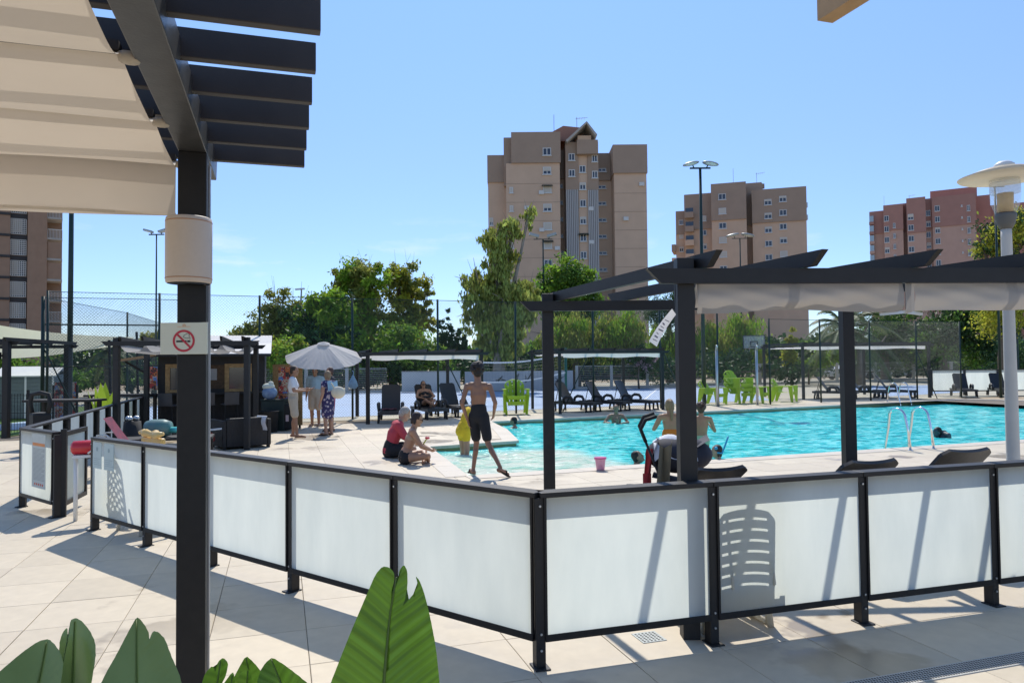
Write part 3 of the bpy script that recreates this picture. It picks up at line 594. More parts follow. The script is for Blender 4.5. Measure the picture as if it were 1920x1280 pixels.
MB().grid(lambda u,v: (1.405+.06*u, -.05+.08+.01*sin(u*9), 2.19-.2*v+.02*u), 4, 8).build('awning_strap', grey_c, pr, True)
q = MB(); q.bar((1.28,.11,1.995),(1.42,.06,2.005),.02,.018); q.bar((1.42,.06,2.005),(1.56,.13,1.995),.02,.018); q.build('strap_buckle', galv, pr)
# hanging label
tg = thing('hanging_label', 'white printed paper label dangling from the charcoal pergola corner', 'label', (1.0,4.52,1.93), 0)
q = MB().grid(lambda u,v: (-.125+.135*v+.045*(u-.5)*(1.1-v*.5), .01+.03*sin(v*3)+.01*u, -.115+.2*v**.9-.035*(u-.5)), 4, 10); q.build('paper', mat('label_paper',(.8,.8,.8),.6,trans=.3), tg, True)
MB().tube([(.01,.0,.085),(.02,.02,.2),(.025,.05,.31)],.0025,5).build('string', black, tg)
q = MB()
for i in range(7): v = .1+.1*i; q.bar((-.125+.135*v-.014,.006+.03*sin(v*3),-.115+.2*v**.9+.005),(-.125+.135*v+.014-.008*(i%3),.009+.03*sin(v*3),-.115+.2*v**.9-.008),.001,.004*(1+i%2))
q.build('print', mat('label_print',(.06,.06,.12),.6), tg)
# timber beam corner overhead right
tb_ = thing('timber_beam', 'light timber roof beam end jutting in overhead', 'beam', (1.336,3.12,0), atan2(AX.y,AX.x)-pi/2)
wood = mat('light_timber',(.46,.29,.14),.6,var=.2,scale=9,bump=.1)
MB().box((0,-3.2,3.17),(.08,0,3.29)).build('beam', wood, tb_); MB().box((0,-3.28,0),(.08,-3.2,3.29)).build('post', wood, tb_)
# drain grate and cover set in the paving
q = MB(); a = V((1.72,3.93,.003)); L_ = 3.4; W_ = .125
o = V((0,0,0)); gm = mat('grate_steel',(.50,.49,.46),.5,.3,var=.1); dk = mat('grate_hole',(.02,.02,.02),.9)
dr = thing('drain_grate', 'perforated grey drain grate strip in the paving', 'drain', (1.1,3.70,0), atan2(BX.y,BX.x))
MB().box((0,-.115,-.004),(L_,.015,.004)).build('grate_plate', gm, dr)
for i in range(190):
    for j in range(6): q.box((.012+i*.0178+(j%2)*.006,-.104+j*.019,.0042),(.0205+i*.0178+(j%2)*.006,-.094+j*.019,.0052))
q.build('holes', dk, dr)
cv = thing('floor_drain', 'small pale square drain cover beside the pergola post foot', 'drain', (.83,4.58,0), atan2(BX.y,BX.x))
MB().box((-.08,-.08,-.003),(.08,.08,.005)).build('plate', mat('pale_plate',(.5,.53,.5),.5), cv); q = MB()
for i in range(6):
    for j in range(6): q.box((-.068+i*.024,-.068+j*.024,.0052),(-.056+i*.024,-.056+j*.024,.006))
q.build('holes', dk, cv)
# --- broad leaved plant in front
leaf_m = mat('banana_leaf',(.095,.20,.022),.34,var=.25,scale=5,trans=.5,spec=.5)
n_ = leaf_m.node_tree; N = n_.nodes; K = n_.links.new
uvn = N.new('ShaderNodeAttribute'); uvn.attribute_name = 'vein'; wv = N.new('ShaderNodeMath'); wv.operation = 'SINE'; ml = N.new('ShaderNodeMath'); ml.operation = 'MULTIPLY'; ml.inputs[1].default_value = 95
K(uvn.outputs['Fac'], ml.inputs[0]); K(ml.outputs[0], wv.inputs[0]); bpn = N.new('ShaderNodeBump'); bpn.inputs['Strength'].default_value = .22; bpn.inputs['Distance'].default_value = .004; K(wv.outputs[0], bpn.inputs['Height'])
ml.inputs[1].default_value = 330; cs_ = N.new('ShaderNodeTexNoise'); cs_.noise_dimensions = '1D'; cs_.inputs['Scale'].default_value = 55; K(uvn.outputs['Fac'], cs_.inputs['W']); hs_ = N.new('ShaderNodeMapRange'); hs_.inputs[1].default_value = .3; hs_.inputs[2].default_value = .7; hs_.inputs[3].default_value = .78; hs_.inputs[4].default_value = 1.3; K(cs_.outputs[0], hs_.inputs[0])
hv_ = N.new('ShaderNodeHueSaturation'); K(hs_.outputs[0], hv_.inputs['Value']); src_ = N['Principled BSDF'].inputs['Base Color'].links[0].from_socket; K(src_, hv_.inputs['Color']); K(hv_.outputs[0], N['Principled BSDF'].inputs['Base Color'])
for nd in N:
    if nd.type == 'BSDF_TRANSLUCENT': K(hv_.outputs[0], nd.inputs[0])
K(bpn.outputs[0], N['Principled BSDF'].inputs['Normal'])
leaf_b = mat('waxy_leaf',(.16,.24,.085),.3,var=.2,scale=6,trans=.25,spec=.6,c2=(.10,.17,.05))
rib_m = mat('leaf_rib',(.14,.22,.05),.5,trans=.25); edge_m = mat('leaf_edge',(.30,.36,.16),.6)
pot = thing('bird_of_paradise_plant', 'broad leaved potted plant with one big split upright leaf', 'plant', (-.35,1.5,0))
MB().box((-1.0,-.25,0),(.55,.15,.42)).build('planter', mat('planter',(.09,.085,.08),.7), pot, bev=.01); MB().box((-.97,-.22,.40),(.52,.12,.425)).build('soil', earth, pot)
def lp(px, py, y): return V(((px-960)/1370*y+.35, y-1.5, 1.7-(py-682)/1370*y))
def blade(pts, mid, y, depth=.05, tilt=.0, stem=None, thick=.0012, rib=.0042, lmat=None):
    """leaf blade: measured outline laid out at distance y, cut into a fine grid, folded about its midrib and rippled along the side veins"""
    pts = [p for i in range(len(pts)) for p in ((pts[i][0]*.8+pts[i-1][0]*.2,pts[i][1]*.8+pts[i-1][1]*.2),(pts[i][0]*.8+pts[(i+1)%len(pts)][0]*.2,pts[i][1]*.8+pts[(i+1)%len(pts)][1]*.2))]
    pts = [lp(px,py,y) for px,py in pts]; md = [lp(px,py,y) for px,py in mid]
    bm = bmesh.new(); bm.faces.new([bm.verts.new(p) for p in pts]); bmesh.ops.triangulate(bm, faces=bm.faces[:])
    x0,x1 = min(p.x for p in pts), max(p.x for p in pts); z0,z1 = min(p.z for p in pts), max(p.z for p in pts)
    for ax, lo, hi in ((V((1,0,0)),x0,x1),(V((0,0,1)),z0,z1)):
        k = int((hi-lo)/.0075)
        for i in range(1,k): bmesh.ops.bisect_plane(bm, geom=bm.verts[:]+bm.edges[:]+bm.faces[:], plane_co=ax*(lo+(hi-lo)*i/k), plane_no=ax)
    def midx(z):
        for a, b_ in zip(md, md[1:]):
            if min(a.z,b_.z) <= z <= max(a.z,b_.z): f = (z-a.z)/(b_.z-a.z) if abs(b_.z-a.z) > 1e-6 else 0; return a.x+(b_.x-a.x)*f
        return md[0].x if abs(z-md[0].z) < abs(z-md[-1].z) else md[-1].x
    def dep(x, z):
        u = (x-midx(z))/(x1-x0)*2; vn = (z-z0) - abs(u)*(x1-x0)*.45
        return -depth*abs(u)**1.15 + .25*depth*u*u*u + tilt*(z-z0) + .0006*sin(vn*330)*min(1,abs(u)*4) + .004*sin(x*40+z*25), vn
    vein = []
    for v in bm.verts: d, vn = dep(v.co.x, v.co.z); v.co.y += d; vein.append(vn)
    me = bpy.data.meshes.new('leaf'); bm.to_mesh(me); bm.free(); me.materials.append(lmat or leaf_m); me.polygons.foreach_set('use_smooth',[True]*len(me.polygons)); at = me.attributes.new('vein','FLOAT','POINT'); at.data.foreach_set('value', vein)
    o = bpy.data.objects.new('leaf', me); COL.objects.link(o); o.parent = pot
    n = 12; rp = [md[0].lerp(md[-1],0)]; rp = []
    for i in range(n+1):
        z = md[0].z+(md[-1].z-md[0].z)*i/n; x = midx(z); rp.append(V((x, y-1.5+dep(x,z)[0]-.002, z)))
    MB().tube(rp, [rib*(1-.7*i/n) for i in range(n+1)], 6).build('midrib', rib_m, o, True)
    if stem: MB().tube([V(stem), V(stem).lerp(rp[0],.55)+V((0,.03,.02)), rp[0]], [.013,.010,rib], 8).build('petiole', rib_m, o, True)
blade([(716,1470),(660,1440),(628,1370),(612,1300),(622,1262),(640,1215),(660,1165),(682,1112),(697,1077),(710,1063),(722,1066),(731,1076),(732,1090),(727,1108),(725,1120),(731,1112),(739,1090),(741,1072),(750,1061),(757,1072),(758,1100),(753,1125),(748,1138),(758,1126),(772,1110),(778,1096),(773,1080),(781,1088),(791,1110),(803,1150),(814,1200),(821,1262),(822,1320),(808,1390),(775,1445)],
  [(716,1470),(714,1280),(722,1160),(736,1085)], 1.5, .045, .1, (0,0,.42), rib=.0058)
blade([(40,1440),(-20,1400),(-50,1330),(-40,1270),(-12,1240),(10,1224),(30,1221),(50,1229),(68,1241),(80,1258),(84,1300),(75,1370)], [(40,1440),(34,1330),(26,1226)], 1.45, .02, .5, (-.62,-.05,.42), lmat=leaf_b)
blade([(112,1450),(90,1400),(80,1330),(82,1275),(74,1236),(71,1210),(75,1195),(81,1190),(83,1205),(83,1225),(86,1200),(83,1178),(93,1174),(110,1179),(130,1194),(145,1213),(152,1240),(152,1290),(143,1370)], [(112,1450),(108,1300),(92,1180)], 1.52, .015, .35, (-.55,0,.42), lmat=leaf_b)
blade([(260,1450),(180,1400),(152,1330),(160,1280),(176,1240),(188,1205),(195,1185),(206,1191),(220,1203),(229,1214),(231,1226),(235,1208),(248,1211),(264,1222),(284,1250),(312,1285),(330,1330),(318,1400)], [(260,1450),(225,1300),(197,1190)], 1.42, .02, .5, (-.48,-.05,.42), lmat=leaf_b)
blade([(400,1400),(386,1330),(385,1262),(389,1244),(397,1236),(401,1252),(403,1233),(413,1226),(427,1230),(424,1252),(412,1275),(414,1340)], [(400,1400),(402,1300),(408,1232)], 1.4, .02, .1, (-.38,-.05,.42))
blade([(428,1400),(416,1330),(418,1270),(430,1252),(438,1258),(440,1300),(436,1360)], [(428,1400),(428,1310),(430,1258)], 1.38, .015, .1, (-.36,-.05,.42))
blade([(446,1400),(442,1300),(446,1252),(458,1246),(470,1252),(474,1300),(462,1370)], [(446,1400),(456,1310),(460,1250)], 1.4, .015, .1, (-.33,-.05,.42))
blade([(500,1420),(455,1360),(452,1280),(457,1243),(468,1219),(480,1196),(494,1205),(508,1218),(514,1231),(531,1238),(545,1262),(556,1310),(545,1380)], [(500,1420),(496,1310),(481,1200)], 1.58, .04, -.25, (-.2,0,.42))
blade([(560,1430),(500,1380),(472,1310),(474,1262),(482,1248),(494,1240),(520,1247),(548,1260),(580,1280),(605,1320),(605,1390)], [(560,1430),(535,1320),(492,1243)], 1.42, .04, .3, (-.13,-.05,.42))
# ================================================================== POOLSIDE FURNITURE
resin = mat('black_resin',(.028,.028,.031),.42,var=.15,scale=20,bump=.05,bscale=200)
green_p = mat('lime_plastic',(.56,.76,.04),.4,var=.06,coat=.1,trans=.35)
def lounger(label, loc, rz, ang=58, group='black resin loungers', arms=True, tail=-.75, L_=.82, slots=False, resin=resin):
    """head at -y, foot at +y, hinge at y=-.1"""
    t = thing('sun_lounger', label, 'lounger', loc, rz, group); a = radians(ang); zs = .34
    q = MB(); [q.bar((s*.31,tail,zs-.03),(s*.31,1.08,zs-.05),.05,.09) for s in (-1,1)]; q.bar((-.31,1.06,zs-.05),(.31,1.06,zs-.05),.05,.07); q.bar((-.31,tail+.03,zs-.03),(.31,tail+.03,zs-.03),.05,.07); q.build('frame', resin, t)
    q = MB()
    for k in range(15): y = -.06+k*.075; q.box((-.275,y,zs-.01+.01*sin(k*.4)),(.275,y+.06,zs+.015+.01*sin(k*.4)))
    tag(q.build('seat_slats', resin, t), kind='stuff')
    d = V((0,-cos(a),sin(a))); n0 = V((0,sin(a),cos(a))); h0 = V((0,-.1,zs))
    bk = MB()
    def back(u, v):
        w = .285*(1 - (.12 if v > .93 else 0)*(v-.93)/.07*2); p = h0+d*(L_*v)-n0*(.022*(1-(2*u-1)**2)); return tuple(p+V(((2*u-1)*w,0,0)))
    # slatted back : solid border with curved open slots
    NU, NV = 10, 34
    for j in range(NV):
        for i in range(NU):
            v = (j+.5)/NV
            if slots and 1 <= i < NU-1 and ((j % 3 == 1 and 10 < j < 32) or (j % 3 == 1 and 2 < j < 9)): continue
            bk.add([back(i/NU,j/NV),back((i+1)/NU,j/NV),back((i+1)/NU,(j+1)/NV),back(i/NU,(j+1)/NV)], [(0,1,2,3)])
    o = bk.build('backrest', resin, t); sm = o.modifiers.new('thick','SOLIDIFY'); sm.thickness = .006 if slots else .03; sm.offset = 0
    e = h0+d*.55-n0*.05
    for x_ in (-.2,.2): MB().tube([e+V((x_,0,0)),V((x_,e.y-.12,zs-.02))],.014,6).build('back_prop', resin, t)
    for s in (-1,1):
        for y0, y1 in ((tail+.13,tail+.25),(.95,.82)):
            l = MB(); l.tube([(s*.30,y0,zs-.05),(s*.32,y0-(.05 if y0<0 else -.04),.0)],[.042,.03],6); l.tube([(s*.30,y1,zs-.05),(s*.32,y1+(.03 if y0<0 else -.03),.0)],[.042,.03],6); l.tube([(s*.32,y0-(.05 if y0<0 else -.04),.02),(s*.32,y1,.02)],.02,6); l.build('leg', resin, t, True)
        if arms:
            l = MB(); l.tube([(s*.35,-.12,zs-.05),(s*.36,-.1,zs+.13),(s*.36,.02,zs+.19),(s*.36,.2,zs+.17),(s*.35,.27,zs+.08),(s*.34,.26,zs-.05)],[.04,.05,.055,.055,.05,.04],8); l.build('armrest', resin, t, True)
    return t
LG = 'black resin loungers around the pool'
lounger('black lounger by the left pergola post with a dark towel on its seat', (-3.72,22.35,0), radians(187), 68)
lounger('black lounger with a sunbathing woman in sunglasses on it', (-2.75,23.55,0), radians(205), 62)
lounger('black lounger with a small white tray, right of the sunbathing woman', (-2.0,24.45,0), radians(212), 64)
for k, (x,y) in enumerate(((2.1,26.0),(3.2,26.45),(4.3,26.9))):
    lounger(['black lounger behind the pergola post, facing the pool beside two others','black lounger in the middle of three under a white canopy','black lounger last of three under a white canopy, steepest back'][k], (x,y,0), radians(232), 57+k*2)
for k, (x,y) in enumerate(((14.2,32.6),(15.8,33.0),(17.2,33.3))):
    lounger(['black lounger beside the lime chairs under the right canopy','black lounger behind the far pool ladder','black lounger right of the far pool ladder'][k], (x,y,0), radians(238), 54)
lounger('black lounger in front of the right glass windbreak, next to the corner', (20.9,34.0,0), radians(164), 60); lounger('black lounger behind the garden lamp post', (22.75,34.2,0), radians(164), 60)
lounger('cream plastic lounger pushed tight behind the glass fence, casting the slatted shadow', (1.36,4.86,0), radians(18), 81, arms=False, tail=-.27, L_=.63, slots=True, resin=mat('cream_plastic',(.72,.68,.58),.5,trans=.55,var=.04)).scale = (.74,1,1)
lounger('black lounger top showing above the glass fence by the stroller', (1.50,6.85,0), radians(18), 36)
lounger('black lounger top showing above the glass fence beside the slender middle post', (2.72,6.65,0), radians(18), 42); lounger('black lounger top showing above the glass fence in front of the near pool ladder', (3.72,6.95,0), radians(18), 46)
tw = thing('towel', 'dark red and blue folded towel on the lounger seat', 'towel', (-3.7,22.0,.36), radians(187)); MB().grid(lambda u,v: (-.22+.44*u, -.2+.5*v, .012+.03*abs(sin(u*6+v*4))), 10, 8).build('folds', mat('dark_towel',(.12,.03,.05),.95,var=.4,scale=9), tw, True)
tr_ = thing('tray', 'small white tray on the foot of a lounger', 'tray', (-1.45,23.7,.37), radians(20)); MB().box((-.28,-.2,0),(.28,.2,.02)).build('tray_board', white, tr_); MB().box((-.28,-.2,.02),(.28,-.18,.04)).build('tray_rim', white, tr_)
# --- lime adirondack chairs
def adirondack(label, loc, rz, stack=0):
    t = thing('garden_chair', label, 'chair', loc, rz, 'lime green plastic garden chairs')
    for lv in range(stack+1):
        z = .17*lv
        for k in range(5):
            x = (k-2)*.105; top = .86-.035*(k-2)**2+z; MB().add([(x-.042,-.14,.36+z),(x+.042,-.14,.36+z),(x*1.22+.05,-.40,top),(x*1.22-.05,-.40,top),(x-.042,-.17,.36+z),(x+.042,-.17,.36+z),(x*1.22+.05,-.43,top),(x*1.22-.05,-.43,top)],[(0,1,2,3),(7,6,5,4),(0,4,5,1),(1,5,6,2),(2,6,7,3),(3,7,4,0)]).build('back_slat', green_p, t)
        q = MB(); q.tube([(( .27)*cos(a),-.415-.012,.70+z+.17*sin(a)) for a in [pi*i/12 for i in range(13)]], .018, 6); q.bar((-.27,-.33,.6+z),(.27,-.33,.6+z),.03,.08); q.build('back_frame', green_p, t)
        MB().grid(lambda u,v: (-.25+.5*u, -.16+.52*v, .36+z+.03*v-.02*sin(pi*v)), 4, 6).build('seat', green_p, t, True)
        MB().bar((-.26,.36,.34+z),(.26,.36,.34+z),.03,.12).build('seat_front', green_p, t)
        for s in (-1,1):
            MB().bar((s*.33,-.34,.58+z),(s*.34,.36,.60+z),.11,.028).build('armrest', green_p, t, bev=.01)
            if lv == 0:
                MB().add([(s*.26,.30,0),(s*.30,.36,0),(s*.36,.36,.585),(s*.30,.20,.585),(s*.33,.28,0),(s*.33,.33,0),(s*.38,.36,.585),(s*.36,.20,.585)],[(0,1,2,3),(7,6,5,4),(0,4,5,1),(1,5,6,2),(2,6,7,3),(3,7,4,0)]).build('leg', green_p, t)
                MB().add([(s*.27,-.44,0),(s*.27,-.36,0),(s*.30,-.14,.57),(s*.30,-.36,.57),(s*.33,-.44,0),(s*.33,-.36,0),(s*.35,-.14,.57),(s*.35,-.36,.57)],[(0,1,2,3),(7,6,5,4),(0,4,5,1),(1,5,6,2),(2,6,7,3),(3,7,4,0)]).build('leg', green_p, t)
            else: MB().box((s*.345-.03,.1,.42+z),(s*.345+.03,.34,.585+z)).build('leg', green_p, t)
    t.scale = (1.15,1.15,1.1)
    return t
adirondack('stack of lime green garden chairs standing alone by the court fence', (.1,25.0,0), radians(185), 1)
adirondack('lime green garden chair at the shower pole end of the lime row', (8.05,29.35,0), radians(225)); adirondack('tallest stack of lime green garden chairs between the two shower poles', (9.25,29.95,0), radians(212), 2)
adirondack('lime green garden chair half hidden behind the second shower pole', (10.05,30.0,0), radians(228)); adirondack('lime green garden chair at the canopy end of the lime row', (11.45,30.75,0), radians(235))
# --- pool ladders
def ladder(label, P, deep):
    a, b_ = V((*P[0],0)), V((*P[1],0)); t = thing('pool_ladder', label, 'ladder', a, 0, 'steel pool ladders'); d = deep
    for o in (V(), b_-a):
        pts = [o+V((0,0,0)), o+d*.06+V((0,0,.42)), o+d*.10+V((0,0,.60))]
        for i in range(1,8): an = pi*i/8; pts.append(o+d*(.10+.19*(1-cos(an)))+V((0,0,.60+.17*sin(an))))
        pts += [o+d*.50+V((0,0,.42)), o+d*.62+V((0,0,-.1)), o+d*.62+V((0,0,-1.0))]
        MB().tube(pts, .024, 10).build('handrail', chrome, t, True); MB().lathe([(.05,0),(.05,.008),(.03,.014)], o, 12).build('flange', chrome, t)
    for z in (-.35,-.65): MB().bar(d*.62+V((0,0,z)), b_-a+d*.62+V((0,0,z)), .08,.03).build('step', chrome, t)
ladder('stainless steel pool ladder at the near pool edge', ((7.45,13.75),(8.0,13.95)), V((-.32,.95,0))); ladder('stainless steel pool ladder at the far pool edge below the loungers', ((15.35,30.0),(15.95,30.3)), V((.38,-.92,0)))
# --- bucket
bu = thing('toy_bucket', 'small pink toy bucket standing on the pool coping', 'bucket', (1.385,11.66,.006)); pinkm = mat('pink_plastic',(.72,.06,.30),.35,var=.2,scale=30,coat=.3)
MB().lathe([(.0,.0),(.062,.0),(.066,.02),(.085,.17),(.086,.185)], n=20).build('bucket_body', mat('pink_print',(.62,.10,.25),.4,c2=(.75,.55,.6),scale=22), bu, True); MB().lathe([(.086,.178),(.098,.182),(.098,.2),(.084,.2)], n=20).build('rim', pinkm, bu, True); MB().tube([(.095*cos(a),.02,.19-.06*sin(a)) for a in [pi*i/10 for i in range(11)]],.005,6).build('handle', pinkm, bu, True)
# --- stroller
st = thing('baby_stroller', 'grey umbrella stroller with jackets and a towel hung over its hood', 'stroller', (1.58,8.0,0), radians(-8))
nav = mat('stroller_fabric',(.045,.045,.06),.8,var=.2); rub = mat('rubber',(.015,.015,.015),.7)
for s in (-1,1): MB().tube([(-.10+s*.0,s*.24,.98),(-.2,s*.24,1.06),(-.28,s*.24,1.02),(-.3,s*.24,.93)] if False else [(-.02,s*.24,1.13),(-.14,s*.24,1.09),(-.19,s*.24,.99),(-.14,s*.24,.86)], .02, 8).build('handle_grip', rub, st, True); MB().tube([(-.14,s*.24,.86),(.0,s*.24,.5),(.15,s*.24,.1)], .014, 8).build('frame_tube', anth, st, True); MB().tube([(-.06,s*.24,.62),(.42,s*.24,.1)],.013,8).build('frame_tube', anth, st, True)
for x,y in ((.15,-.24),(.15,.24),(.45,-.22),(.45,.22)):
    w_ = MB(); w_.tube([(x,y-.02,.08),(x,y+.02,.08)], .08, 16); w_.build('wheel', rub, st)
MB().grid(lambda u,v: (-.08+.5*u+.05*v, -.21+.42*v, .38+.10*(1-u)+.02*sin(pi*v)), 6, 6).build('seat', nav, st, True)
MB().grid(lambda u,v: (-.12+.02*u+.10*u*u, -.21+.42*v, .45+.42*u), 6, 6).build('backrest', nav, st, True)
q = MB()
q.ell((.22,0,.70),(.36,.25,.20),18,12); q.build('hood', nav, st, True); MB().grid(lambda u,v: (.10+.45*u, -.225+.45*v, .62+.28*u-.10*u*u*sin(pi*v)+.06*sin(pi*v)), 8, 8).build('hood_visor', nav, st, True)
MB().tube([(.05,-.2,.22),(.45,-.2,.2),(.45,.2,.2),(.05,.2,.22)],.03,8).build('basket', nav, st, True)
tj = thing('jacket', 'tan jacket hung down the side of the stroller', 'jacket', (1.60,7.72,.34), radians(-8)); MB().grid(lambda u,v: (-.10+.15*u+.04*v+.015*sin(u*11), -.04-.03*sin(u*9+v*2), .06+.44*v-.04*sin(u*5)), 12, 10).build('cloth', mat('tan_cloth',(.28,.22,.13),.95,var=.15,scale=5,bump=.3,bscale=30), tj, True)
sm = tj.children
wt = thing('towel', 'white towel thrown over the stroller hood', 'towel', (1.74,7.93,.86), radians(-8)); MB().grid(lambda u,v: (-.22+.45*u, -.2+.38*v, .05*sin(pi*v)-.16*(1-v)**3+.025*sin(u*9+v*7)-.05*(2*u-1)**2), 14, 12).build('cloth', mat('white_terry',(.78,.78,.8),.95,var=.05,bump=.3,bscale=60), wt, True)
rs = thing('strap_bag', 'red strap bag hanging at the back of the stroller', 'bag', (1.41,7.85,.3), 0); MB().grid(lambda u,v: (-.035+.07*u+.05*v, .02*sin(u*6), .48*v), 4, 8).build('strap', mat('red_cloth',(.6,.05,.05),.8), rs, True); MB().grid(lambda u,v: (-.03+.09*u, -.02-.02*sin(pi*u), .02+.2*v), 4, 4).build('pouch', MC['red_cloth'], rs, True)
# --- garden lamp
lp_ = thing('garden_lamp', 'grey garden lamp post with wide white disc shade and amber glass', 'lamp', (4.70,6.9,0))
MB().lathe([(.075,0),(.075,.06),(.058,.1),(.055,1.2),(.046,2.85),(.044,2.95)], n=18).build('pole', mat('grey_pole',(.58,.56,.51),.5,0,var=.12,scale=3), lp_, True)
MB().lathe([(.05,2.93),(.075,2.98),(.09,3.05),(.088,3.08),(0,3.09)], n=20).build('collar', mat('dark_collar',(.13,.13,.12),.6), lp_, True)
MB().lathe([(.088,3.085),(.12,3.18),(.128,3.27),(.128,3.40)], n=24).build('globe', mat('clear_acrylic',(.85,.88,.9),.08,alpha=.22), lp_, True)
MB().lathe([(.065,3.09),(.07,3.27),(0,3.275)], n=18).build('diffuser', mat('amber_glass',(.75,.5,.12),.35,trans=.4), lp_, True); MB().lathe([(.124,3.27),(.126,3.275),(.126,3.37),(.124,3.375)], n=24).build('louvre_ring', mat('milky_ring',(.7,.72,.72),.3,alpha=.3), lp_, True)
MB().lathe([(.10,3.405),(.38,3.42),(.39,3.432),(.20,3.50),(.09,3.52),(.0,3.525)], n=36).build('disc_shade', mat('lamp_cream',(.80,.73,.60),.5,var=.04,trans=.5), lp_, True); MB().lathe([(.09,3.52),(.085,3.55),(.05,3.575),(0,3.58)], n=18).build('cap', white, lp_, True)
# --- far canopies
wc = mat('white_canopy',(.80,.78,.74),.85,var=.04,trans=.4)
pergola('canopy_pergola', 'black pergola with white canopy over the sunbathing woman', [(-4.19,21.2),(-.95,22.6),(-2.3,26.0),(-5.2,24.5)], H=2.15, nr=5, canopy=wc, over=.25)
pergola('canopy_pergola', 'black pergola with white canopy behind the near pergola posts', [(1.6,24.7),(5.4,26.3),(4.4,29.0),(.75,27.5)], H=2.2, nr=5, canopy=wc, over=.25)
pergola('canopy_pergola', 'black pergola with white canopy over the loungers beyond the deep end', [(12.8,32.2),(18.75,32.9),(17.6,36.6),(12.2,35.4)], H=2.5, nr=6, canopy=wc, over=.25)
# --- parasol
um = thing('parasol', 'tilted pale grey parasol shading the talking group', 'parasol', (-5.35,20.9,0)); pc = mat('parasol_cloth',(.66,.63,.60),.85,var=.05,trans=.35)
MB().tube([(0,0,0),(0,0,1.75),(.02,-.25,2.31)],.022,8).build('pole', galv, um, True); MB().box((-.25,-.25,0),(.25,.25,.07)).build('base', conc, um)
qt = Matrix.Translation((.05,-.35,2.33)) @ Matrix.Rotation(radians(17),4,'X') @ Matrix.Rotation(radians(4),4,'Y')
def cano(u, v):
    a = 2*pi*u; k = 8; seg = (a/(2*pi/k)) % 1; R_ = 1.08*v*(1-.055*sin(pi*seg)*v); return tuple(qt @ V((R_*cos(a), R_*sin(a), -.42*v**1.2-.045*sin(pi*seg)*v+.006*sin(u*170+v*9)*v)))
MB().grid(cano, 64, 12).build('canopy', pc, um); MB().grid(lambda u,v: tuple(qt @ V((.17*v*cos(2*pi*u),.17*v*sin(2*pi*u),.05-.06*v))), 16, 3).build('vent_cap', pc, um)
for k in range(8): a = 2*pi*k/8; MB().tube([qt @ V((0,0,-.03)), qt @ V((.55*cos(a),.55*sin(a),-.24)), qt @ V((1.06*cos(a),1.06*sin(a),-.5))], .007, 5).build('rib', galv, um)
# --- shower poles
for k, (x,y) in enumerate(((7.79,27.86),(9.57,28.63))):
    sh_ = thing('shower_pole', ['steel outdoor shower pole beside the end lime chair','steel outdoor shower pole in front of the half hidden lime chair'][k], 'shower', (x,y,0), radians(20), 'outdoor shower poles'); MB().tube([(0,0,0),(0,0,2.15)],.05,12).build('pole', galv, sh_, True); MB().tube([(0,0,2.13),(-.1,-.15,2.25),(-.16,-.25,2.3)],.042,10).build('shower_head', galv, sh_, True)
# --- windbreak glass at right
for k in range(3): glass_bay((20.0+1.55*k,34.9-.05*k),(21.5+1.55*k,34.85-.05*k),['glass windbreak bay behind the corner lounger','middle glass windbreak bay behind the loungers','glass windbreak bay behind the garden lamp post'][k],'glass windbreak bays', gname='glass_windbreak').scale = (1,1,1.25)
# ================================================================== COURT FENCE, MASTS, WALLS, TREES
wire = mat('grey_green_wire',(.075,.10,.095),.5,.3,var=.1)
def chain(par, a, b_, z0, z1, cell=.062, r=.0022):
    """chain link mesh between two posts: two families of thin diagonal wires"""
    a, b_ = V(a), V(b_); d = (b_-a); l = d.length; d.normalize(); hgt = z1-z0; q = MB(); st = cell*1.414
    nrm = V((d.y,-d.x,0)); k = int((l+hgt)/st)+1
    for s in (1,-1):
        for i in range(1,k):
            c = i*st; u0, w0 = (c,0) if c < l else (l,c-l); u1, w1 = (0,c) if c < hgt else (c-hgt,hgt)
            if s < 0: u0, u1 = l-u0, l-u1
            p, e = a+d*u0+V((0,0,z0+w0)), a+d*u1+V((0,0,z0+w1)); t = (e-p).normalized(); x = t.cross(nrm)*r; y = nrm*r
            q.add([p+x,p-x*.5+y,p-x*.5-y,e+x,e-x*.5+y,e-x*.5-y], [(0,1,4,3),(1,2,5,4),(2,0,3,5)])
    o = q.build('chain_link_mesh', wire, par); tag(o, kind='stuff'); return o
def fence_bay(a, b_, h, label, group, brace=0, last=False, mid=(), pr=.035):
    t = thing('chain_link_fence', label, 'fence', (*a,0), 0, group); o = V((*a,0)); e = V((*b_,0))-o
    for p in ([V(), e] if last else [V()]): MB().tube([p, p+V((0,0,h))], pr, 8).build('post', dgreen, t, True)
    MB().tube([V((0,0,h-.03)), e+V((0,0,h-.03))], .009, 5).build('top_wire', dgreen, t)
    for z in mid: MB().tube([V((0,0,z)), e+V((0,0,z))], .022, 6).build('rail', dgreen, t)
    if brace: MB().tube([V((0,0,h*.62)), e*.55*brace+V((0,0,0))] if brace > 0 else [V((0,0,h*.62)), e*.55*brace], .02, 6).build('brace', dgreen, t)
    chain(t, V(), e, .06, h-.03); return t
G_ = 'green chain link bays of the court fence'
xs = [-12.8,-10.2,-7.64,-5.05,-2.45,.12,2.9,5.5,7.9,10.2,12.6,15.1,17.6,20.1]
wh = ['behind the bar hut','between the bar hut and the poster board','behind the parasol','left of the sunbathing woman','behind the sunbathing woman','behind the walking boy','beside the lone lime chair stack','behind the three loungers','behind the slender hoop side poles','behind the lime chairs','at the end of the lime chairs','behind the right canopy','at the corner with the windbreak']
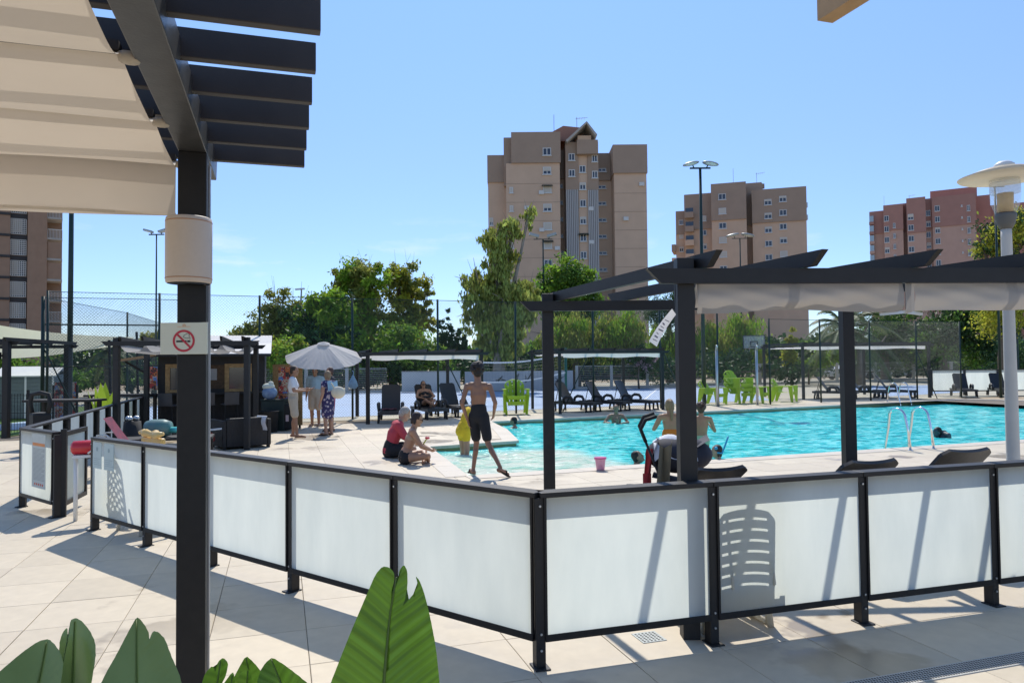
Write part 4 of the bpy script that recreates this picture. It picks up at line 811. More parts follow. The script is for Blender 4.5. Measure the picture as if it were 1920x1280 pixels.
for i in range(len(xs)-1): fence_bay((xs[i],fy(xs[i])),(xs[i+1],fy(xs[i+1])), 3.85 if i < 9 else 3.4, 'tall green chain link bay '+wh[i], G_, brace=(0,0,0,0,.8,0,-.8,.8,0,0,0,0,.8)[i], last=i==len(xs)-2)
# end frame of the court at left, and its side running away
fence_bay((-13.3,20.7),(-9.75,22.0), 3.75, 'left end frame of the court fence with two cross rails', 'court fence end frames', mid=(1.75,2.95), last=True, brace=.5, pr=.05)
for i in range(6):
    a, b_ = V((-13.3,20.7,0)).lerp(V((-24,58,0)), i/6), V((-13.3,20.7,0)).lerp(V((-24,58,0)), (i+1)/6)
    fence_bay((a.x+.9*(i>0),a.y),(b_.x+.9,b_.y), 3.75, 'receding chain link bay left of the court, '+['nearest the cream shade sail','second from the cream shade sail','third from the cream shade sail','fourth from the cream shade sail','fifth from the cream shade sail','sixth from the cream shade sail'][i], 'receding side bays of the court fence')
# tall dark pole by the left block
mp_ = thing('tall_pole', 'tall thick dark green pole rising past the cream sail', 'pole', (-13.2,21.8,0)); MB().tube([(0,0,0),(.02,0,9)],[.085,.06],12).build('shaft', dgreen, mp_, True); MB().lathe([(.14,0),(.14,.03),(.09,.05)], n=12).build('foot', dgreen, mp_)
# --- flood light masts
lampg = mat('lamp_grey',(.36,.38,.38),.45,.4); lens_m = mat('lamp_lens',(.62,.63,.6),.2,var=.05)
def mast(label, x, y, h, w=.55, r=.07, oval=False, rz=0, head=1.0):
    t = thing('floodlight_mast', label, 'light mast', (x,y,0), rz, 'floodlight masts of the courts'); MB().tube([(0,0,0),(0,0,h)],[r,r*.6],10).build('pole', dgreen, t, True); MB().bar((-w,0,h),(w,0,h),.06,.06).build('crossarm', dgreen, t)
    for s in (-1,1):
        hd = MB()
        if oval: hd.ell((s*w*.95,-.1,h+.22*head),(.48*head,.34*head,.10*head),14,8,q=Matrix.Rotation(s*.2,3,'Y'))
        else: hd.bar((s*w*.45,-.05,h+.16*head),(s*(w*.45+.55*head),-.12,h+.30*head),.42*head,.13*head)
        o = hd.build('lamp_head', lampg, t, oval); ln = MB()
        if oval: ln.ell((s*w*.95,-.14,h+.19*head),(.38*head,.27*head,.08*head),12,6,q=Matrix.Rotation(s*.2,3,'Y'))
        else: ln.bar((s*w*.5,-.09,h+.115*head),(s*(w*.45+.48*head),-.16,h+.235*head),.34*head,.06*head)
        ln.build('lens', lens_m, o); MB().tube([(s*w*.6,0,h),(s*w*.75,-.05,h+.18*head)],.025,6).build('bracket', dgreen, t)
mast('tall floodlight mast with two oval heads in front of the stepped tower', 7.75,29.6,9.6,.42,.09,True,head=.72)
mast('floodlight mast with two box heads behind the drum lamp post', -19.5,40,9.0,.42,.06,head=.8); mast('floodlight mast in front of the tall middle tower', 2.55,58,11.6,.75,.09,head=1.35)
mast('floodlight mast in front of the stepped tower balconies', 21.4,68,13.2,.75,.09,head=1.35,oval=True); mast('floodlight mast hidden behind the garden lamp disc', 21.35,32,9.3,.42,.06,True,head=.7); mast('floodlight mast in front of the yellow green tree at right', 41.5,60,11.2,.7,.09,True,head=.9)
for k,(x,y,h) in enumerate(((-17.3,60,8.0),(-7.3,60,5.2))):
    t = thing('street_lamp', ['slim grey street lamp rising among the trees behind the parasol','slim white pole standing behind the sunbathing woman'][k], 'lamp', (x,y,0)); MB().tube([(0,0,0),(0,0,h)],[.09,.06],8).build('pole', galv, t, True); MB().bar((-.5,0,h),(.25,0,h+.05),.25,.12).build('head', galv, t)
# --- basketball hoop and volleyball net
bh_ = thing('basketball_hoop', 'basketball backboard on a dark pole beyond the lime chairs', 'basketball hoop', (17.4,52.5,0), radians(-18)); bh_.scale = (.9,.9,.95); MB().tube([(.1,.5,0),(.1,.5,3.2)],.07,8).build('pole', dgreen, bh_, True); q = MB(); [q.bar(a,b_,.06,.06) for a,b_ in (((-.85,0,2.75),(.85,0,2.75)),((-.85,0,3.75),(.85,0,3.75)),((-.82,0,2.75),(-.82,0,3.75)),((.82,0,2.75),(.82,0,3.75)),((-.3,-.01,2.9),(.3,-.01,2.9)),((-.3,-.01,3.3),(.3,-.01,3.3)),((-.27,-.01,2.9),(-.27,-.01,3.3)),((.27,-.01,2.9),(.27,-.01,3.3)))]; q.build('backboard_frame', mat('navy_frame',(.02,.03,.06),.5), bh_)
MB().box((-.8,.01,2.78),(.8,.03,3.72)).build('backboard', mat('acrylic_board',(.55,.62,.66),.15,alpha=.35), bh_); MB().tube([(-.55+.23*cos(a),-.3+.23*sin(a),2.75) for a in [2*pi*i/16 for i in range(17)]],.014,6,cap=False).build('rim', mat('rim_orange',(.6,.15,.05),.5), bh_)
q = MB()
for i in range(12):
    for s in (1,-1): a0, a1 = 2*pi*i/12, 2*pi*(i+s)/12; q.tube([(-.55+.23*cos(a0),-.3+.23*sin(a0),2.74),(-.55+.15*cos(a1),-.3+.15*sin(a1),2.35)],.009,4)
tag(q.build('net', white, bh_), kind='stuff'); MB().tube([(.1,.5,3.1),(-.1,.05,3.2)],.05,6).build('arm', dgreen, bh_)
vn = thing('volleyball_net', 'sagging volleyball net with white tapes in front of the eucalyptus', 'net', (-1.5,31,0)); sagf = lambda u, z: (3.9*u, .2*u+1.6*u*u, z-.16*sin(pi*u)+.35*u)
MB().tube([sagf(i/12,1.78) for i in range(13)],.035,6).build('top_tape', white, vn); MB().tube([sagf(i/12,.95) for i in range(13)],.03,6).build('bottom_tape', white, vn)
q = MB(); [q.tube([sagf(i/30,.95),sagf(i/30,1.78)],.004,3) for i in range(31)]; [q.tube([sagf(i/8,.95+.14*j) for i in range(9)],.004,3) for j in range(1,6)]; tag(q.build('mesh', wire, vn), kind='stuff')
for p in (sagf(0,0),sagf(1,0)): MB().tube([(p[0],p[1],0),(p[0],p[1],2.4)],.06,8).build('post', mat('green_pad',(.01,.12,.08),.6), vn, True)
# --- boundary of the court: rail panels on concrete posts, white and graffiti walls
wl = lambda x: 47.2+.62*max(0,x-3)*.62+ (.16*(x-3) if x < 3 else .16*(x-3)*.3)
def rail_bay(x0, x1, label, group):
    a, b_ = V((x0,wl(x0),0)), V((x1,wl(x1),0)); t = thing('rail_fence', label, 'fence', a, 0, group); e = b_-a
    MB().box((-.09,-.09,0),(.09,.09,1.55)).build('post', mat('pale_concrete',(.50,.46,.40),.85,var=.1), t); q = MB()
    for k in range(11): z = .25+k*.115; q.bar(e.normalized()*.1+V((0,0,z)), e-e.normalized()*.1+V((0,0,z)), .03,.022)
    q.bar(e.normalized()*.1+V((0,0,1.5)), e-e.normalized()*.1+V((0,0,1.5)), .06,.05); tag(q.build('rails', mat('rail_beige',(.40,.37,.32),.7), t), kind='stuff'); MB().bar(V((0,0,.08)),e+V((0,0,.08)),.2,.16).build('kerb', MC['pale_concrete'], t)
bays = [(-15.6,-12.6),(-12.6,-10.2),(-10.2,-7.7),(4.2,6.6),(6.6,9.2),(9.2,12.0),(12.0,15.0),(15.0,18.2),(18.2,21.6),(21.6,25.2),(25.2,29),(29,33),(33,37.2),(37.2,41.6)]
bl = ['left of the parasol','behind the parasol','by the sunbathing woman','right of the graffiti wall','behind the three loungers','behind the near pergola post','behind the slender mast','left of the basketball pole','right of the basketball pole','behind the right canopy post','under the palm','right of the palm','behind the white cars','at the dark pines']
for (x0,x1), s in zip(bays, bl): rail_bay(x0, x1, 'low beige rail fence bay '+s, 'rail fence bays round the court')
w_ = thing('white_wall', 'low plain off white wall behind the sunbathing woman', 'wall', (-6.9,wl(-6.9),0)); MB().bar((0,0,.62),(3.6,.6,.62),.2,1.24).build('wall_panel', mat('offwhite_wall',(.58,.54,.49),.85,var=.06,scale=1), w_); MB().bar((-.02,0,1.27),(3.62,.6,1.27),.26,.06).build('coping', conc, w_)
w_ = thing('graffiti_wall', 'low grey wall with black graffiti behind the lone lime chairs', 'wall', (-3.0,wl(-3),0)); e = V((6.9,1.1,0)); MB().bar(V((0,0,.62)),e+V((0,0,.62)),.2,1.24).build('wall_panel', mat('grey_wall',(.46,.45,.44),.85,var=.1,scale=1), w_)
q = MB(); rr = random.Random(11); d_ = e.normalized(); nv = V((d_.y,-d_.x,0))*.108
for g0 in (2.3,3.1,3.9,5.3,6.1):
    pts = [d_*(g0+rr.uniform(-.35,.35))+nv+V((0,0,rr.uniform(.25,1.1))) for _ in range(7)]
    pts = [pts[i].lerp(pts[i+1],f) for i in range(6) for f in (0,.5)]; q.tube(pts,.03,4)
q.build('graffiti', sblk, w_)
bgb = thing('hanging_bag', 'light blue plastic bag tied to the court fence beside the parasol', 'bag', (-5.0,22.95,.98)); MB().lathe([(.02,.42),(.06,.34),(.13,.2),(.16,.08),(.1,0),(0,-.01)], n=12, sy=.6).build('bag_body', mat('blue_film',(.35,.55,.75),.3,trans=.4,var=.2,scale=12), bgb, True); MB().tube([(0,0,.4),(.02,-.02,.52),(-.02,0,.56)],.014,6).build('knot', MC['blue_film'], bgb)
# --- parked cars behind
def car(label, loc, rz):
    t = thing('parked_car', label, 'car', loc, rz, 'white cars parked behind the rails'); cw = mat('car_white',(.72,.73,.74),.25,coat=.6,var=.03)
    prof = [(-2.1,.3),(-2.1,.75),(-1.9,.95),(-1.25,1.0),(-.75,1.42),(.75,1.46),(1.45,1.02),(2.0,.9),(2.1,.6),(2.1,.3)]
    n = len(prof); MB().add([(x,-.85,z) for x,z in prof]+[(x,.85,z) for x,z in prof],[tuple(range(n))[::-1],tuple(range(n,2*n))]+[(i,(i+1)%n,n+(i+1)%n,n+i) for i in range(n)]).build('body', cw, t, bev=.05)
    for s in (-1,1): MB().add([(-1.1,s*.87,1.0),(1.3,s*.87,1.02),(.7,s*.86,1.38),(-.7,s*.86,1.36)],[(0,1,2,3)]).build('side_window', glass_d, t)
    for x in (-1.3,1.3):
        for s in (-.8,.8): MB().tube([(x,s-.1,.32),(x,s+.1,.32)],.32,16).build('wheel', rub, t)
car('white parked car behind the rails left of the far ladder loungers', (30.5,66,0), radians(12)); car('white parked car behind the rails by the dark pines', (35.5,68.5,0), radians(12))
# ------------------------------------------------------------------ trees
bark = mat('bark',(.16,.12,.085),.9,var=.3,scale=4,bump=.5,bscale=12); pbark = mat('pale_bark',(.34,.28,.22),.9,var=.3,scale=3,bump=.4,bscale=9)
def lm(name, c, tr=.5, isl=.4): return mat(name, tuple(min(.6,x*2.0) for x in c), .55, var=.2, scale=.5, trans=tr, isl=isl, spec=.35)
L_euc = lm('eucalyptus_leaf',(.19,.22,.05)); L_yel = lm('yellow_green_leaf',(.23,.235,.025)); L_mid = lm('mid_green_leaf',(.075,.14,.022)); L_drk = lm('dark_leaf',(.022,.05,.014),.25); L_brt = lm('bright_leaf',(.13,.21,.02)); L_olv = lm('olive_leaf',(.15,.165,.035)); L_pnk = lm('oleander_bloom',(.45,.20,.22)); L_pin = lm('pine_needle',(.03,.065,.018),.2); L_plm = lm('palm_leaf',(.06,.085,.03),.3)
NB = [V((random.gauss(0,1),random.gauss(0,1),random.gauss(0,1))).normalized() for _ in range(400)]
def tree(name, label, x, y, blobs, leafm, n, size=.3, trunk=.25, tk=bark, group='trees behind the court', hang=0, lean=0, seed=1, asp=.42, mix=None, twigs=0, cat='tree', airy=1.0):
    """blobs: (dx, dy, z, rx, rz) crown masses; leaves are folded quads scattered over the shells of many small clumps"""
    R = random.Random(seed); t = thing(name, label, cat, (x,y,0), 0, group); zt = min(b_[2]-b_[4]*.4 for b_ in blobs); zt = max(.4,zt)
    q = MB(); top = V((lean,0,zt)); q.tube([(0,0,-.1),(lean*.35+R.uniform(-.1,.1),0,zt*.4),(lean*.75,R.uniform(-.1,.1),zt*.75),top],[trunk*1.25,trunk,trunk*.85,trunk*.72],9)
    for (dx,dy,z,rx,rz) in blobs:
        c = V((dx,dy,z)); q.tube([top*.96, top.lerp(c,.5)+V((R.uniform(-.3,.3),R.uniform(-.3,.3),-.1*rz)), c],[trunk*.55,trunk*.34,trunk*.1],6)
        for k in range(7): e = c+V((R.gauss(0,.55)*rx,R.gauss(0,.55)*rx,R.gauss(0,.5)*rz)); q.tube([c.lerp(top,.3), c.lerp(e,.5)+V((0,0,.1*rz)), e],[trunk*.16,trunk*.09,trunk*.03],4,cap=False)
        for k in range(twigs): e = c+V((R.gauss(0,.5)*rx,R.gauss(0,.4)*rx,rz*R.uniform(1.0,1.45))); q.tube([c, c.lerp(e,.6), e],[trunk*.1,trunk*.05,trunk*.02],4,cap=False)
    q.build('trunk', tk, t, True)
    vol = [b_[3]**2*b_[4] for b_ in blobs]; tot = sum(vol); vs = []; fs = []; mi = []
    for b_, v_ in zip(blobs, vol):
        dx,dy,z,rx,rz = b_; nl = int(n*v_/tot); nc = int(max(12,16+v_**.5*6)/airy); cl = []
        for k in range(nc):
            d = V((R.gauss(0,1),R.gauss(0,1),R.gauss(0,1))).normalized()*(R.random()**.45); cl.append((V((dx+d.x*rx,dy+d.y*rx,z+d.z*rz)), R.uniform(.2,.5)*min(rx,rz)*airy, R.randrange(0,100)))
        for k in range(nl):
            c, r, sd_ = cl[R.randrange(nc)]; d = V((R.gauss(0,.62),R.gauss(0,.62),R.gauss(0,.5))); p = c+d*r
            if hang: p.z -= hang*r*R.random()*1.6
            s = size*R.uniform(.55,1.3); ax = NB[R.randrange(400)]
            if hang: ax = (ax*.5+V((0,0,-1))).normalized()
            nn = NB[R.randrange(400)]; b2 = ax.cross(nn)
            if b2.length < .1: continue
            b2 = b2.normalized()*s*asp; a2 = ax*s; i = len(vs); vs += [p-a2*.5, p+b2*.5, p+a2*.5, p-b2*.5]; fs.append((i,i+1,i+2,i+3)); mi.append(1 if mix and (sd_ < mix[1]*100) else 0)
    me = bpy.data.meshes.new('crown'); me.from_pydata([tuple(v) for v in vs], [], fs); me.materials.append(leafm)
    if mix: me.materials.append(mix[0]); me.polygons.foreach_set('material_index', mi)
    o = bpy.data.objects.new('crown', me); COL.objects.link(o); o.parent = t; return t
def at(px, py, y): return ((px-960)/1370*y, 1.7+(682-py-(px-960)*.01*0)/1370*y)
def bl_(y, *L):   # blobs from photo-measured (px, py, rx_px, rz_px) at distance y, relative to x0
    x0 = (L[0][0]-960)/1370*y; return x0, [((px-L[0][0])/1370*y, dy, 1.7+(682-py)/1370*y, rx/1370*y, rz/1370*y) for px,py,rx,rz,dy in L]
def T_(name, label, y, L, leafm, n, **k): x0, b_ = bl_(y, *L); return tree(name, label, x0, y, b_, leafm, n, **k)
T_('poplar_tree','tallest yellow green tree of the group behind the parasol',56,[(672,560,42,75,0),(655,520,32,36,0),(700,535,34,52,-1),(640,600,30,50,0),(690,620,40,50,-1)],L_olv,16000,seed=2,size=.38,mix=(L_brt,.4),airy=.72,twigs=2)
T_('poplar_tree','yellow green tree with reddish tips right of the tallest one',58,[(772,560,34,70,0),(745,530,26,46,0),(800,590,18,66,0),(765,620,40,50,-1)],L_olv,15000,seed=3,size=.38,mix=(L_yel,.35),airy=.72,twigs=2)
T_('broadleaf_tree','dark round tree in front of the poplars behind the parasol',52,[(615,610,50,62,0),(580,640,40,46,-1),(655,650,40,46,-1),(612,570,36,38,0),(560,610,34,50,0)],L_brt,19000,seed=4,size=.38,mix=(L_drk,.3),airy=.85)
T_('broadleaf_tree','green tree right behind the white canopy, lower than the poplars',52,[(735,645,45,42,0),(700,665,44,40,-1),(775,655,40,42,0),(820,668,28,28,0)],L_brt,14000,seed=5,size=.32,mix=(L_mid,.4))
T_('wispy_tree','thin half bare yellow tree with twigs left of the dark round tree',54,[(520,590,28,54,0),(505,640,36,44,0),(548,610,32,56,0)],L_olv,11000,seed=6,size=.36,twigs=9,mix=(L_olv,.5))
T_('broadleaf_tree','low bright green tree between bar hut roof and parasol',46,[(500,665,34,40,0),(470,680,26,30,0),(540,675,36,40,-1),(560,650,24,30,0)],L_brt,12000,seed=7,size=.28,mix=(L_yel,.35))
T_('wispy_tree','small sparse tree above the bar hut roof',50,[(452,625,26,18,0),(475,615,18,34,0)],L_olv,1800,seed=8,size=.3,twigs=4)
T_('shrub_hedge','dark hedge mass behind the rails and the sunbathing woman',50.5,[(760,692,60,32,0),(660,694,60,30,0),(860,685,40,34,0),(580,700,50,26,0)],L_drk,12000,seed=9,size=.3,cat='hedge',mix=(L_mid,.3))
for k,(px,py,w,hh) in enumerate(((828,640,9,44),(842,632,10,52),(858,642,9,42),(870,655,8,32))): T_('cypress_tree',['slim dark cypress, first beside the poplars','slim dark cypress, tallest of four','slim dark cypress right of the tallest','short dark cypress beside the eucalyptus'][k],66,[(px,py,w,hh,0),(px,py+18,w+3,hh-14,0)],L_drk,2600,seed=20+k,size=.3,trunk=.12)
T_('eucalyptus_tree','tall leaning eucalyptus with drooping yellow green foliage and pale trunk',47,[(935,520,40,66,0),(928,455,30,32,0),(960,430,26,24,0),(994,406,15,26,0),(898,540,32,50,0),(960,580,40,50,-1),(885,590,22,40,0),(920,620,40,46,0),(990,560,24,44,0),(950,640,36,36,0)],L_euc,19000,seed=10,size=.38,hang=.25,trunk=.42,tk=pbark,asp=.34,mix=(L_olv,.4),twigs=2,airy=.75)
T_('broadleaf_tree','green tree in front of the tall middle tower',58,[(1048,520,34,40,0),(1085,535,34,40,0),(1110,560,24,36,0),(1030,570,34,44,0),(1080,590,44,40,0)],L_mid,14000,seed=11,size=.34,mix=(L_brt,.4))
T_('pepper_tree','olive weeping tree behind the middle white canopy',50,[(1080,625,50,40,0),(1140,620,40,44,0),(1180,605,34,34,0),(1040,640,36,36,0),(1190,650,26,30,0)],L_olv,15000,seed=12,size=.3,hang=1.1,asp=.3,mix=(L_brt,.35),trunk=.3)
T_('oleander_bush','pale pink flowering oleander behind the middle canopy',48,[(1197,668,20,22,0),(1215,680,18,16,0)],L_pnk,2600,seed=13,size=.2,trunk=.06,cat='bush',mix=(L_drk,.6))
T_('pine_tree','dark pine behind the near pergola corner',62,[(1255,580,42,34,0),(1290,560,30,26,0),(1230,600,26,24,0)],L_pin,9000,seed=14,size=.32,asp=.2,trunk=.3)
T_('pepper_tree','bright weeping tree right of the near pergola post',60,[(1350,640,44,46,0),(1310,650,34,38,0),(1390,620,34,42,0),(1400,660,34,34,0),(1265,650,34,36,0),(1235,640,24,40,0)],L_brt,17000,seed=15,size=.34,hang=1.1,asp=.3,mix=(L_olv,.35),trunk=.28)
T_('climber_column','narrow yellow green climber column left of the palm',52,[(1483,650,11,36,0),(1480,680,13,20,0)],L_yel,2600,seed=16,size=.24,trunk=.08,cat='plant')
T_('shrub','low bright shrub under the palm',54,[(1515,690,24,10,0),(1545,672,24,18,0),(1580,668,20,22,0),(1500,690,14,10,0)],L_brt,4200,seed=17,size=.26,trunk=.06,cat='bush')
T_('pine_tree','broad dark pine right of the palm',60,[(1660,628,44,40,0),(1700,615,44,38,0),(1625,650,34,34,0),(1690,660,52,34,0)],L_pin,13000,seed=18,size=.34,asp=.25,trunk=.35,mix=(L_mid,.25))
T_('broadleaf_tree','dense dark tree behind the right windbreak',56,[(1770,625,50,46,0),(1800,600,40,30,0),(1740,660,50,34,0),(1830,640,50,50,0)],L_drk,15000,seed=19,size=.3,mix=(L_mid,.4))
T_('broadleaf_tree','yellow green tree top beside the garden lamp',48,[(1880,455,36,36,0),(1920,440,40,40,0),(1850,475,22,22,0),(1900,500,50,40,0),(1880,580,50,60,0)],L_yel,15000,seed=31,size=.26,mix=(L_drk,.4))
T_('shrub_hedge','green hedge behind the left court end and the palm',44,[(250,700,60,22,0),(180,705,50,20,-1),(310,695,40,26,0),(120,705,40,22,0)],L_mid,11000,seed=32,size=.26,trunk=.08,cat='hedge',mix=(L_drk,.4))
T_('broadleaf_tree','small round tree top above the left bar pergola',48,[(287,630,22,18,0)],L_yel,1800,seed=33,size=.25,trunk=.1)
T_('shrub','green bush behind the small grey shed',32,[(25,690,40,26,0),(-20,680,40,34,0),(75,705,26,20,0),(120,700,26,24,0)],L_mid,5000,seed=34,size=.22,trunk=.06,cat='bush')
T_('shrub_hedge','dark hedge along the court boundary behind the three loungers',51,[(1100,695,70,28,0),(1230,692,70,30,0),(1360,690,70,30,0),(1010,695,44,28,0),(1470,700,60,22,0)],L_drk,12000,seed=35,size=.28,trunk=.1,cat='hedge')
T_('shrub_hedge','dark hedge along the boundary at the right canopy',64,[(1640,690,60,22,0),(1720,690,60,24,0),(1800,690,70,30,0),(1900,685,70,44,0),(1560,698,50,14,0)],L_drk,11000,seed=36,size=.3,trunk=.1,cat='hedge')
def palm(label, px, pyc, y, nf, fl, trunk, seed, th):
    R = random.Random(seed); x = (px-960)/1370*y; zc = 1.7+(682-pyc)/1370*y; t = thing('palm_tree', label, 'palm', (x,y,0), 0, 'palms beyond the court')
    q = MB(); q.tube([(0,0,-.1),(.05,0,zc*.5),(0,0,zc)],[trunk*1.1,trunk*.9,trunk*.9],10); [q.lathe([(trunk*.9,0),(trunk*1.08,.06),(trunk*.9,.12)],(.03,0,.3+k*.25),9) for k in range(int(zc/.25)-1)]; q.build('trunk', bark, t, True)
    for k in range(nf):
        a = 2*pi*k/nf*2.4+R.uniform(-.2,.2); el = R.uniform(-.5,1.15); h0 = V((cos(a),sin(a),0)); L_ = fl*R.uniform(.8,1.05); pts = [V((0,0,zc))+h0*(L_*s*cos(el)*(1-.12*s))+V((0,0,L_*s*sin(el)-L_*.62*s*s)) for s in [i/9 for i in range(10)]]
        f = MB(); f.tube(pts,[.035*(1-.8*i/9) for i in range(10)],4); vs = []; sd = h0.cross(V((0,0,1)))
        for i in range(46):
            s = .12+.88*i/46; j = min(8,int(s*9)); p = pts[j].lerp(pts[j+1], s*9-j); d = (pts[j+1]-pts[j]).normalized(); ll = fl*.17*sin(pi*(.12+.8*s))+.08
            for sg in (1,-1): e = p+(sd*sg*.8+d*.6+V((0,0,-.35+R.uniform(-.15,.1)))).normalized()*ll; m_ = d*th; f.add([p-m_,p+m_,e],[(0,1,2)])
        f.build('frond', L_plm, t)
palm('tall date palm with drooping fronds between the pergola posts', 1588, 622, 50, 30, 4.4, .32, 1, .05)
palm('small fan shaped palm left of the bar pergola', 203, 655, 36, 22, 1.5, .24, 2, .04)
t_ = thing('bare_trunk_tree','pale bare forked trunk right of the tall date palm','tree',(24.2,51,0)); q = MB(); q.tube([(0,0,0),(.1,0,1.6),(0,0,3.0)],[.35,.24,.18],8); q.tube([(0,0,2.6),(-.8,0,4.0)],[.15,.05],6); q.tube([(0,0,2.8),(.7,0,4.2)],[.14,.05],6); q.tube([(.1,0,2.2),(1.5,0,2.8),(2.0,0,3.5)],[.1,.06,.02],6); q.build('trunk', pbark, t_, True)

# far belt of greenery that reads as one mass behind the court
R = random.Random(77); vs = []; fs = []; mi = []
for k in range(52000):
    x = R.uniform(-48,88); y = 78+R.gauss(0,2.2)+.12*max(0,x); top = 3.6+1.7*noise.noise(V((x*.13,3,0)))+1.0*noise.noise(V((x*.5,9,0))); z = top*(1-R.random()**1.7)+R.gauss(0,.15); p = V((x,y,max(.05,z))); s = .42*R.uniform(.5,1.3); ax = NB[R.randrange(400)]; b2 = ax.cross(NB[R.randrange(400)])
    if b2.length < .1: continue
    b2 = b2.normalized()*s*.5; i = len(vs); vs += [p-ax*s*.5,p+b2,p+ax*s*.5,p-b2]; fs.append((i,i+1,i+2,i+3)); mi.append(int(noise.noise(V((x*.3,z*.4,5))) > .12))
me = bpy.data.meshes.new('far_greenery'); me.from_pydata([tuple(v) for v in vs], [], fs); me.materials.append(L_drk); me.materials.append(L_mid); me.polygons.foreach_set('material_index', mi); o = bpy.data.objects.new('far_greenery', me); COL.objects.link(o); tag(o, 'dark belt of shrubs and trees behind the court boundary', 'greenery', kind='stuff')
# ================================================================== PEOPLE
def remesh(mb, name, m, vox, parent, smooth=6):
    me = mb.mesh(name+'_raw', m); o = bpy.data.objects.new(name, me); COL.objects.link(o)
    r = o.modifiers.new('r','REMESH'); r.mode = 'VOXEL'; r.voxel_size = vox; r.use_smooth_shade = True
    if smooth: k = o.modifiers.new('s','SMOOTH'); k.factor = .5; k.iterations = smooth
    bpy.context.view_layer.update(); dg = bpy.context.evaluated_depsgraph_get(); nm = bpy.data.meshes.new_from_object(o.evaluated_get(dg), depsgraph=dg)
    o.modifiers.clear(); o.data = nm; nm.name = name; nm.materials.clear(); nm.materials.append(m); nm.polygons.foreach_set('use_smooth',[True]*len(nm.polygons)); bpy.data.meshes.remove(me)
    o.parent = parent; return o
def cap(mb, p, q, r0, r1, xd=None, fl=1.0, n=10):
    """tapered capsule from p to q; with xd the section is an ellipse: r along xd, r*fl across"""
    p, q = V(p), V(q); d = (q-p); l = d.length; d = d/l if l > 1e-6 else V((0,0,1)); x = V(xd) if xd is not None else d.orthogonal(); x = (x-d*x.dot(d)).normalized(); y = d.cross(x); vs = []; fs = []; rings = []
    for i in range(4): a = pi/2*i/3.0-pi/2; rings.append((-cos(pi/2-(-a))*r0*.0 + sin(a)*r0*min(1,fl), cos(a)*r0, 0))
    for i in range(4): a = pi/2*i/3.0; rings.append((sin(a)*r1*min(1,fl), cos(a)*r1, 1))
    for h_, r, e in rings:
        c = (q if e else p)+d*h_; r = max(r,1e-4)
        for k in range(n): a = 2*pi*k/n; vs.append(c+x*cos(a)*r+y*sin(a)*r*fl)
    m_ = len(rings)
    for i in range(m_-1):
        for k in range(n): fs.append((i*n+k,i*n+(k+1)%n,(i+1)*n+(k+1)%n,(i+1)*n+k))
    fs += [tuple(range(n))[::-1], tuple((m_-1)*n+k for k in range(n))]; mb.add(vs, fs)
STAND = dict(pel=(0,0,.95), che=(0,.0,1.27), nek=(0,-.01,1.44), hed=(0,.03,1.60), look=(0,1,-.05),
  shR=(.19,-.01,1.40), shL=(-.19,-.01,1.40), elR=(.24,-.03,1.12), elL=(-.24,-.03,1.12), wrR=(.25,.05,.88), wrL=(-.25,.05,.88),
  hiR=(.09,0,.92), hiL=(-.09,0,.92), knR=(.10,.02,.50), knL=(-.10,.02,.50), anR=(.10,-.02,.08), anL=(-.10,-.02,.08), toR=(.13,.17,.03), toL=(-.13,.17,.03))
def hand(mb, el, wr, side, fwd, s, curl=.35):
    """palm, four unequal bent fingers and a thumb off the side of the palm"""
    el, wr = V(el), V(wr); d = (wr-el).normalized(); f = V(fwd); f = (f-d*f.dot(d)); f = f.normalized() if f.length > .05 else d.orthogonal(); n = d.cross(f).normalized()
    pk = wr+d*.085*s; cap(mb, wr+d*.01*s, pk, .030*s, .036*s, f, .5)
    for i, (off, ln) in enumerate(((.030,.068),(.011,.078),(-.009,.072),(-.028,.056))):
        b0 = pk+f*off*s+d*.01*s; k1 = b0+(d*cos(curl)+n*side*sin(curl))*ln*.5*s; k2 = k1+(d*cos(curl*2.2)+n*side*sin(curl*2.2))*ln*.5*s
        cap(mb, b0-d*.02*s, k1, .0095*s, .0088*s, None,1,7); cap(mb, k1, k2, .0088*s, .0075*s, None,1,7)
    t0 = wr+d*.03*s+f*.022*s; t1 = t0+(d*.6+f*.75+n*side*.2)*.042*s; cap(mb, t0, t1, .0125*s, .0105*s, None,1,7); cap(mb, t1, t1+(d*.9+f*.35+n*side*.3)*.032*s, .0105*s, .008*s, None,1,7)
def head(mb, J, s):
    h = V(J['hed']); L_ = V(J['look']).normalized(); r = L_.cross(V((0,0,1))).normalized(); u = r.cross(L_); q = Matrix((r,L_,u)).transposed()
    mb.ell(h+u*.035*s-L_*.008*s,(.076*s,.096*s,.095*s),14,10,q=q); mb.ell(h-u*.045*s+L_*.018*s,(.058*s,.070*s,.075*s),12,8,q=q)
    mb.ell(h+L_*.093*s-u*.018*s,(.013*s,.020*s,.024*s),8,6,q=q); mb.ell(h+L_*.082*s-u*.062*s,(.024*s,.012*s,.010*s),8,6,q=q); mb.ell(h+L_*.078*s-u*.092*s,(.026*s,.016*s,.018*s),8,6,q=q); mb.ell(h+L_*.084*s+u*.022*s,(.055*s,.012*s,.012*s),8,6,q=q)
    for sg in (-1,1): mb.ell(h+r*sg*.077*s-L_*.005*s-u*.012*s,(.010*s,.020*s,.030*s),8,6,q=q)
    return h, r, L_, u, q
SK = {}
def skin(c): return mat('skin_%02d_%02d'%(c[0]*100,c[1]*100), c, .5, var=.08, scale=12, sss=.08)
tan_s, mid_s, fair_s = (.36,.19,.115), (.44,.25,.165), (.52,.32,.225)
hr_b, hr_d, hr_g, hr_l = (.016,.011,.009), (.045,.028,.018), (.42,.38,.34), (.30,.20,.10)
